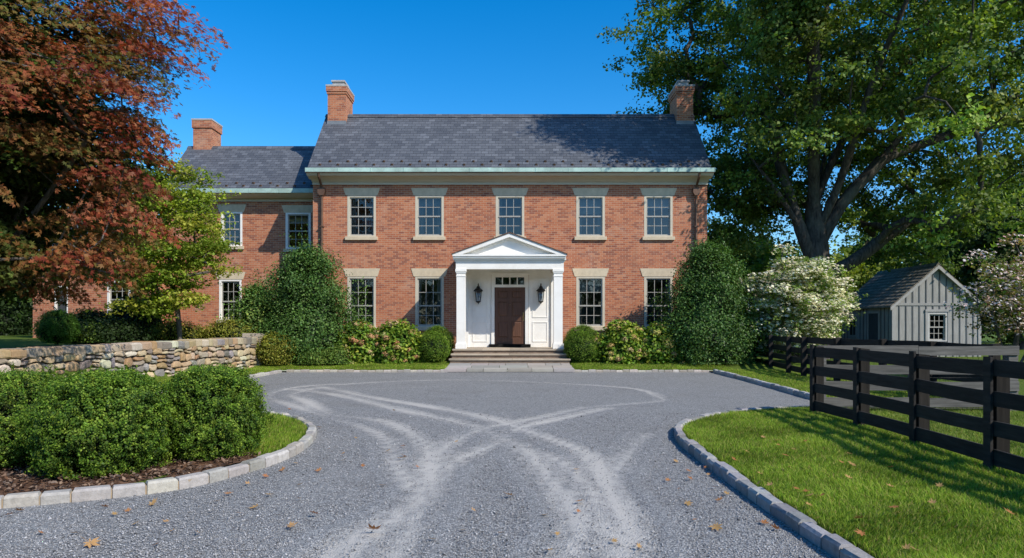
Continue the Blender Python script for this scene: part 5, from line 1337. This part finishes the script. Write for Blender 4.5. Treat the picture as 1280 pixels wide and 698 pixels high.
# ------------------------------------------------------------------ fieldstone wall
def stone_wall():
    path = catmull([(-8.95, 9.6), (-9.0, 12.5), (-8.95, 15.5), (-8.78, 18.5), (-8.55, 21.0), (-8.42, 22.55)], .1)
    t = thing('stone_wall', 'curved buff fieldstone retaining wall behind the boxwood bed', 'wall', (-8.8, 16, 0)); r = rs(17)
    P = [Vector((*p, 0)) for p in path]; L = [0.]
    for a, b in zip(P[:-1], P[1:]): L.append(L[-1]+(b-a).length)
    Lx = np.array(L); PX_ = np.array([p.x for p in P]); PY_ = np.array([p.y for p in P])
    def at(s): return np.array([np.interp(s, Lx, PX_), np.interp(s, Lx, PY_)])
    def nrm(s): d = at(s+.15)-at(s-.15); d /= np.linalg.norm(d); return np.array([d[1], -d[0]])
    tot = L[-1]; TH = .5
    def top(s): return 1.02+.07*s/tot+.015*mnoise.noise((s*.7, 3, 0))
    core = MB(); ss = np.arange(0, tot+.01, .4)
    for a, b in zip(ss[:-1], ss[1:]):
        pa, pb, na, nb = at(a), at(b), nrm(a), nrm(b); f0, f1 = -.03, -TH+.03
        q = lambda p, n, o, z: (p[0]+n[0]*o, p[1]+n[1]*o, z)
        core.hexa([q(pa, na, f0, -.1), q(pb, nb, f0, -.1), q(pb, nb, f1, -.1), q(pa, na, f1, -.1), q(pa, na, f0, top(a)-.02), q(pb, nb, f0, top(b)-.02), q(pb, nb, f1, top(b)-.02), q(pa, na, f1, top(a)-.02)])
    core.build('wall_core', MT['mortar'], t)
    cols = [((.44, .32, .18), 3), ((.50, .39, .25), 3), ((.35, .28, .21), 2), ((.29, .27, .245), 1.5), ((.56, .49, .38), 1.5), ((.40, .25, .13), 1.4), ((.22, .19, .16), .9)]
    st = MB()
    def warp(s, z): return s+.08*mnoise.noise((s*2.1, z*3.4, 5)), z+.085*mnoise.noise((s*2.3, z*2.6, 9))
    def stone(s0, s1, z0, z1):
        c = pick(cols, 1, r, .16)[0]; g = .011; n = 10; cx, cz = (s0+s1)/2, (z0+z1)/2; hw, hz = (s1-s0)/2-g, (z1-z0)/2-g; e = r.uniform(3.6, 8.); bul = r.uniform(.028, .062); tl = r.uniform(-.02, .02), r.uniform(-.02, .02)
        rings = []; jt = [r.uniform(.82, 1.10) for _ in range(n)]
        for sc, o in ((1., -.04), (1.0, bul*.35), (.86, bul*.85), (.5, bul*1.05)):
            ring = []
            for k in range(n):
                a = 2*math.pi*(k+.5)/n; ca, sa = math.cos(a), math.sin(a)
                m = (abs(ca)**e+abs(sa)**e)**(-1/e)*jt[k]*sc
                u, v = cx+hw*ca*m, cz+hz*sa*m; u, v = warp(u, v); p = at(u); nn = nrm(u)
                oo = o+tl[0]*ca*sc+tl[1]*sa*sc+r.uniform(-.006, .006)
                ring.append((p[0]+nn[0]*oo, p[1]+nn[1]*oo, v))
            rings.append(ring)
        for a, b in zip(rings[:-1], rings[1:]):
            for k in range(n): st.poly([a[k], b[k], b[(k+1) % n], a[(k+1) % n]][::-1], col=c)
        st.poly(rings[-1], col=c)
    z = .0; 
    while z < .86:
        h = r.uniform(.12, .26)
        if z+h > .84: h = .90-z
        s = -.0+r.uniform(-.2, 0)
        while s < tot-.02:
            w = r.uniform(.16, .46)*(h/.16)**.3; e = min(s+w, tot)
            s0 = max(s, .0)
            if e-s0 > .07:
                if r.rand() < .33 and h > .13: stone(s0, e, z, z+h*.5); stone(s0, e, z+h*.5, z+h)
                else: stone(s0, e, z, z+h)
            s = e
        z += h
    st.build('stone_face', MT['stone'], t)
    cp = MB(); s = 0
    while s < tot-.05:
        w = min(r.uniform(.20, .46), tot-s); e = s+w; c = pick(cols, 1, r, .14)[0]*.9; g = .008; zz = top(s)+r.uniform(-.015, .02); zl = .865+r.uniform(-.01, .015)
        def ring(ins, z):
            o = []
            for (u, f) in ((s+g+ins, .045-ins), ((s+e)/2, .055-ins+r.uniform(-.012, .012)), (e-g-ins, .045-ins), (e-g-ins, -TH+ins), (s+g+ins, -TH+ins)):
                u2 = u; p = at(u2); nn = nrm(u2); o.append((p[0]+nn[0]*f+r.uniform(-.008, .008), p[1]+nn[1]*f+r.uniform(-.008, .008), z+.03*mnoise.noise((u*2, 1, 4))+r.uniform(-.006, .006)))
            return o
        rg = [ring(.012, zl), ring(-.004, zl+.03), ring(0, zz-.03), ring(.03, zz)]
        for a, b in zip(rg[:-1], rg[1:]):
            for k in range(5): cp.poly([a[k], a[(k+1) % 5], b[(k+1) % 5], b[k]][::-1], col=c)
        cp.poly(rg[-1][::-1], col=c); cp.poly(rg[0], col=c); s = e
    cp.build('coping', MT['stone'], t)
    # squared end pier
    z = -.05; pb = MB(); x0, x1, y0, y1 = -8.86, -8.30, 22.5, 23.1
    for i, h in enumerate((.30, .27, .26, .24, .20)):
        c = np.array((.40, .34, .27))*r.uniform(.75, 1.1); zt = z+h
        jslab(pb, x0-.02*(i == 4), x1+.02*(i == 4), y0-.02*(i == 4), y1, z+.006, zt-.006, r, c, .012); z = zt
    pb.build('end_pier', MT['stone'], t)
stone_wall()

# ------------------------------------------------------------------ grass
def grass(label, n, sampler, hgt, wid, seed, pal):
    r = rs(seed); x, y = sampler(r, n); k = ~inside(OUT, x, y)
    k &= dseg(x, y, OUT) > .10
    x, y = x[k], y[k]; n = len(x); z = H(x, y)-.005
    patch = np.array([mnoise.noise((a*1.2, b*1.2, seed)) for a, b in zip(x, y)]); p2 = np.array([mnoise.noise((a*5, b*5, seed+3)) for a, b in zip(x, y)])
    h = hgt*r.uniform(.55, 1.2, n)*(1+.35*patch+.25*p2); w = wid*r.uniform(.7, 1.3, n)
    an = r.rand(n)*6.283; le = r.uniform(.25, 1.0, n)*h; la = an+r.normal(0, .7, n)+1.2*0
    la = .9+1.6*patch+r.normal(0, 1.1, n)
    dx, dy = np.cos(an)*w/2, np.sin(an)*w/2; lx, ly = np.cos(la)*le, np.sin(la)*le
    B = np.stack([x, y, z], 1); D_ = np.stack([dx, dy, 0*dx], 1)
    m = B+np.stack([lx*.35, ly*.35, h*.62], 1); tp = B+np.stack([lx, ly, h*(1-.25*(le/h)**2)], 1)
    v = np.stack([B-D_, B+D_, m+D_*.75, m-D_*.75, tp], 1).reshape(-1, 3); i = 5*np.arange(n)[:, None]
    c = pick(pal, n, r, .25)*(1+.30*patch+.2*p2)[:, None]
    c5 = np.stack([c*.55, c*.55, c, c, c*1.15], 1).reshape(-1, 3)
    nm = NM(); nm.add(v, [i+np.array([[0, 1, 2, 3]]), i+np.array([[3, 2, 4]])], c5)
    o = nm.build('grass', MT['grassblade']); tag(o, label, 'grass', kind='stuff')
gpal = [((.18, .285, .024), 4), ((.27, .37, .040), 3), ((.11, .185, .015), 2), ((.38, .35, .10), 1.2), ((.30, .22, .085), .45)]
gpal2 = [((.19, .25, .038), 3), ((.15, .24, .028), 3), ((.32, .30, .09), 1.6)]
def smp_near(r, n):
    y = 3.7+8.3*r.rand(n)**1.75; x = 2.0+(5.3-2.0)*r.rand(n); return x, y
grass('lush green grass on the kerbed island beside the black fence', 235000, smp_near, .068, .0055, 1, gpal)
def smp_beh(r, n):
    y = 5.0+13*r.rand(n)**1.3; x = 4.8+(4.6)*r.rand(n)*(.6+.4*y/18); return x, y
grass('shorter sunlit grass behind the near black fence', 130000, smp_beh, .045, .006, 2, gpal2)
def smp_isl(r, n): return r.uniform(-4.2, -2.4, n), r.uniform(7.1, 10.6, n)
def smp_isl2(r, n):
    x, y = smp_isl(r, n); k = (y > 7.35+.25*np.sin(x*7)) & (y-7.2 > (-x-3.15)*.9)
    return x[k], y[k]
grass('small grass patch at the tip of the boxwood bed', 30000, smp_isl2, .06, .006, 3, gpal)
def smp_left(r, n): return r.uniform(-8.9, -7.0, n), r.uniform(12, 23, n)
grass('grass strip between the fieldstone wall and the gravel', 30000, smp_left, .06, .010, 4, gpal)
def smp_frontL(r, n): return r.uniform(-8.5, -2.1, n), r.uniform(21.5, 23.7, n)
grass('lawn strip left of the front walk', 36000, smp_frontL, .055, .011, 5, gpal)
def smp_frontR(r, n):
    x = r.uniform(2.0, 8.3, n); y = np.where((r.rand(n) < .45) & (x < 7), r.uniform(21.5, 23.7, n), r.uniform(13, 21.5, n)); x = np.where(y < 21.4, r.uniform(5.9, 8.3, n), x); return x, y
grass('lawn strip right of the front walk', 70000, smp_frontR, .055, .011, 6, gpal)

# ------------------------------------------------------------------ fallen leaves
def leaf_proto(seed, s):
    r = rs(seed); nm = NM(); pal = [((.40, .18, .06), 3), ((.48, .27, .10), 2), ((.27, .11, .045), 2), ((.55, .36, .15), 1.3)]
    A = [(-140, .45), (-80, .75), (-38, .92), (0, 1.), (38, .92), (80, .75), (140, .45)]; c = pick(pal, 1, r, .15)[0]; vs = []; cs = []
    cup = r.uniform(.25, .7); tw = r.uniform(-.3, .3)
    for a, ln in A:
        a = R(a+r.uniform(-9, 9)); ln *= r.uniform(.8, 1.1); d = np.array([math.cos(a), math.sin(a), 0]); e = np.array([-math.sin(a), math.cos(a), 0])
        lift = lambda q: np.array([0, 0, cup*.35*np.dot(q, q)+tw*q[0]*q[1]*.4])
        pts = [np.zeros(3), d*.45*ln+e*.17*ln, d*ln*.72+e*.09*ln, d*ln, d*ln*.72-e*.09*ln, d*.45*ln-e*.17*ln]
        for p in pts: q = p+lift(p); vs.append(q*s); cs.append(c*r.uniform(.75, 1.2))
    n = len(A); f = np.arange(6*n).reshape(n, 6); nm.add(np.array(vs), [f], np.array(cs))
    st = np.array([(0, .02, 0), (0, -.02, 0), (-.9, -.01, .05), (-.9, .01, .05)])*s; nm.add(st, [np.array([[0, 1, 2, 3]])], c*.7)
    return nm.mesh('fallen_leaf')
PROTO = [leaf_proto(100+i, .058) for i in range(7)]
lr = rs(77)
def put_leaf(x, y, z, sc, label, group):
    o = bpy.data.objects.new('fallen_leaf', PROTO[lr.randint(len(PROTO))]); COL.objects.link(o)
    if len(o.data.materials) == 0: o.data.materials.append(MT['dryleaf'])
    o.location = (x, y, z); sc *= 1.35; o.scale = (sc, sc, sc*1.3); o.rotation_euler = (lr.uniform(-.5, .5), lr.uniform(-.5, .5), lr.uniform(0, 6.28)); tag(o, label, 'leaf', group)
big = [(467, 665, 1.15, 'large orange-brown leaf lying on the pale tyre track at the lower left'), (639, 622, 1.1, 'broad brown leaf on the bare gravel between the two tyre tracks'), (726, 629, .8, 'yellowish leaf lying on the right-hand tyre track'),
       (895, 661, 1.0, 'yellow-brown leaf on the gravel near the right-hand kerb'), (362, 661, .9, 'curled brown leaf left of the large leaf on the tyre track'), (112, 682, 1.1, 'large brown leaf on the gravel at the bottom left corner'), (394, 645, .85, 'brown leaf lying just right of the curled pair at the lower left')]
for px, py, sc, lab in big:
    x, y = G(px, py, .01); put_leaf(x, y, .03, sc, lab, 'fallen leaves on the gravel')
sm_ = [(205,681),(55,668),(100,668),(140,645),(163,640),(193,632),(271,628),(305,643),(207,654),(215,665),(315,635),(377,625),(620,668),(580,664),(691,669),(485,564),(525,585),(503,574),(575,553),(477,608),(455,584),(375,607),(724,588),(684,645),(806,686),(771,678),(866,651),(864,630),(899,627),(905,619),(915,598),(922,606),(890,594),(880,586),(958,655),(964,640),(975,663),(310,606),(330,597),(352,589),(365,580),(424,577),(505,559),(400,535),(360,512),(490,514),(590,640),(548,676),(447,548),(415,562),(335,555),(396,590),(430,568),(505,571),(725,640),(690,690),(832,602),(848,612),(862,600),(893,610),(12,645),(30,640),(130,635),(170,655),(258,640),(285,618),(340,620),(250,668),(860,590),(846,577)]
for px, py in sm_:
    x, y = G(px, py, .01); put_leaf(x+lr.uniform(-.04, .04), y, .022, lr.uniform(.42, .85), 'small curled brown leaf fallen on the grey gravel', 'fallen leaves on the gravel')
gl = [(1009,619),(972,560),(981,573),(996,614),(950,597),(947,608),(963,611),(954,548),(971,553),(933,567),(1006,554),(1053,581),(1069,586),(1063,581),(1022,624),(1029,623),(1015,624),(1112,587),(1113,612),(1118,637),(1076,652),(1024,653),(1077,673),(1132,692),(1145,693),(1264,647),(916,577),(1064,570),(1175,612),(1166,635),(1062,601),(992,565),(1010,637),(985,588)]
for px, py in gl:
    z = .105; x, y = G(px, py, z); put_leaf(x, y, z+lr.uniform(.02, .04), lr.uniform(.5, .85), 'small pale tan leaf fallen on the green grass island', 'fallen leaves on the grass')

# ------------------------------------------------------------------ light, sky, camera
sd = Vector((math.sin(AZ)*math.cos(EL), -math.cos(AZ)*math.cos(EL), math.sin(EL)))
l = bpy.data.lights.new('sun', 'SUN'); l.energy = 5.0; l.angle = R(.5); l.color = (1., .935, .83)
lo = bpy.data.objects.new('sun', l); COL.objects.link(lo); lo.rotation_euler = sd.to_track_quat('Z', 'Y').to_euler(); lo.location = (30, -20, 40)
w = bpy.data.worlds.new('World'); S.world = w; w.use_nodes = True; nt = w.node_tree; nt.nodes.clear(); N = NT(nt)
sky = N.n('TexSky', _sky_type='NISHITA'); sky.sun_disc = False; sky.sun_elevation = EL; sky.sun_rotation = math.atan2(sd.x, sd.y)
sky.altitude = 200; sky.air_density = 1.0; sky.dust_density = .7; sky.ozone_density = 4.0
hs = N.n('HueSaturation'); hs.inputs['Saturation'].default_value = 1.41; hs.inputs['Value'].default_value = 1.38; N.l(sky.outputs[0], hs.inputs['Color'])
bgn = N.n('Background'); N.l(hs.outputs[0], bgn.inputs[0]); bgn.inputs[1].default_value = .15
ow = N.n('OutputWorld'); N.l(bgn.outputs[0], ow.inputs[0])
cd = bpy.data.cameras.new('camera'); cd.sensor_width = 36; cd.lens = F/1280*36; cd.shift_y = (HY-349)/1280; cd.clip_end = 2000; cd.clip_start = .05
co = bpy.data.objects.new('camera', cd); COL.objects.link(co); co.location = (0, 0, CZ); co.rotation_euler = (R(90), 0, 0); S.camera = co
S.view_settings.view_transform = 'Standard'; S.view_settings.look = 'None'; S.view_settings.exposure = 0; S.view_settings.gamma = 1
S.render.engine = 'CYCLES'; S.cycles.use_denoising = True; S.cycles.max_bounces = 8; S.cycles.transparent_max_bounces = 12
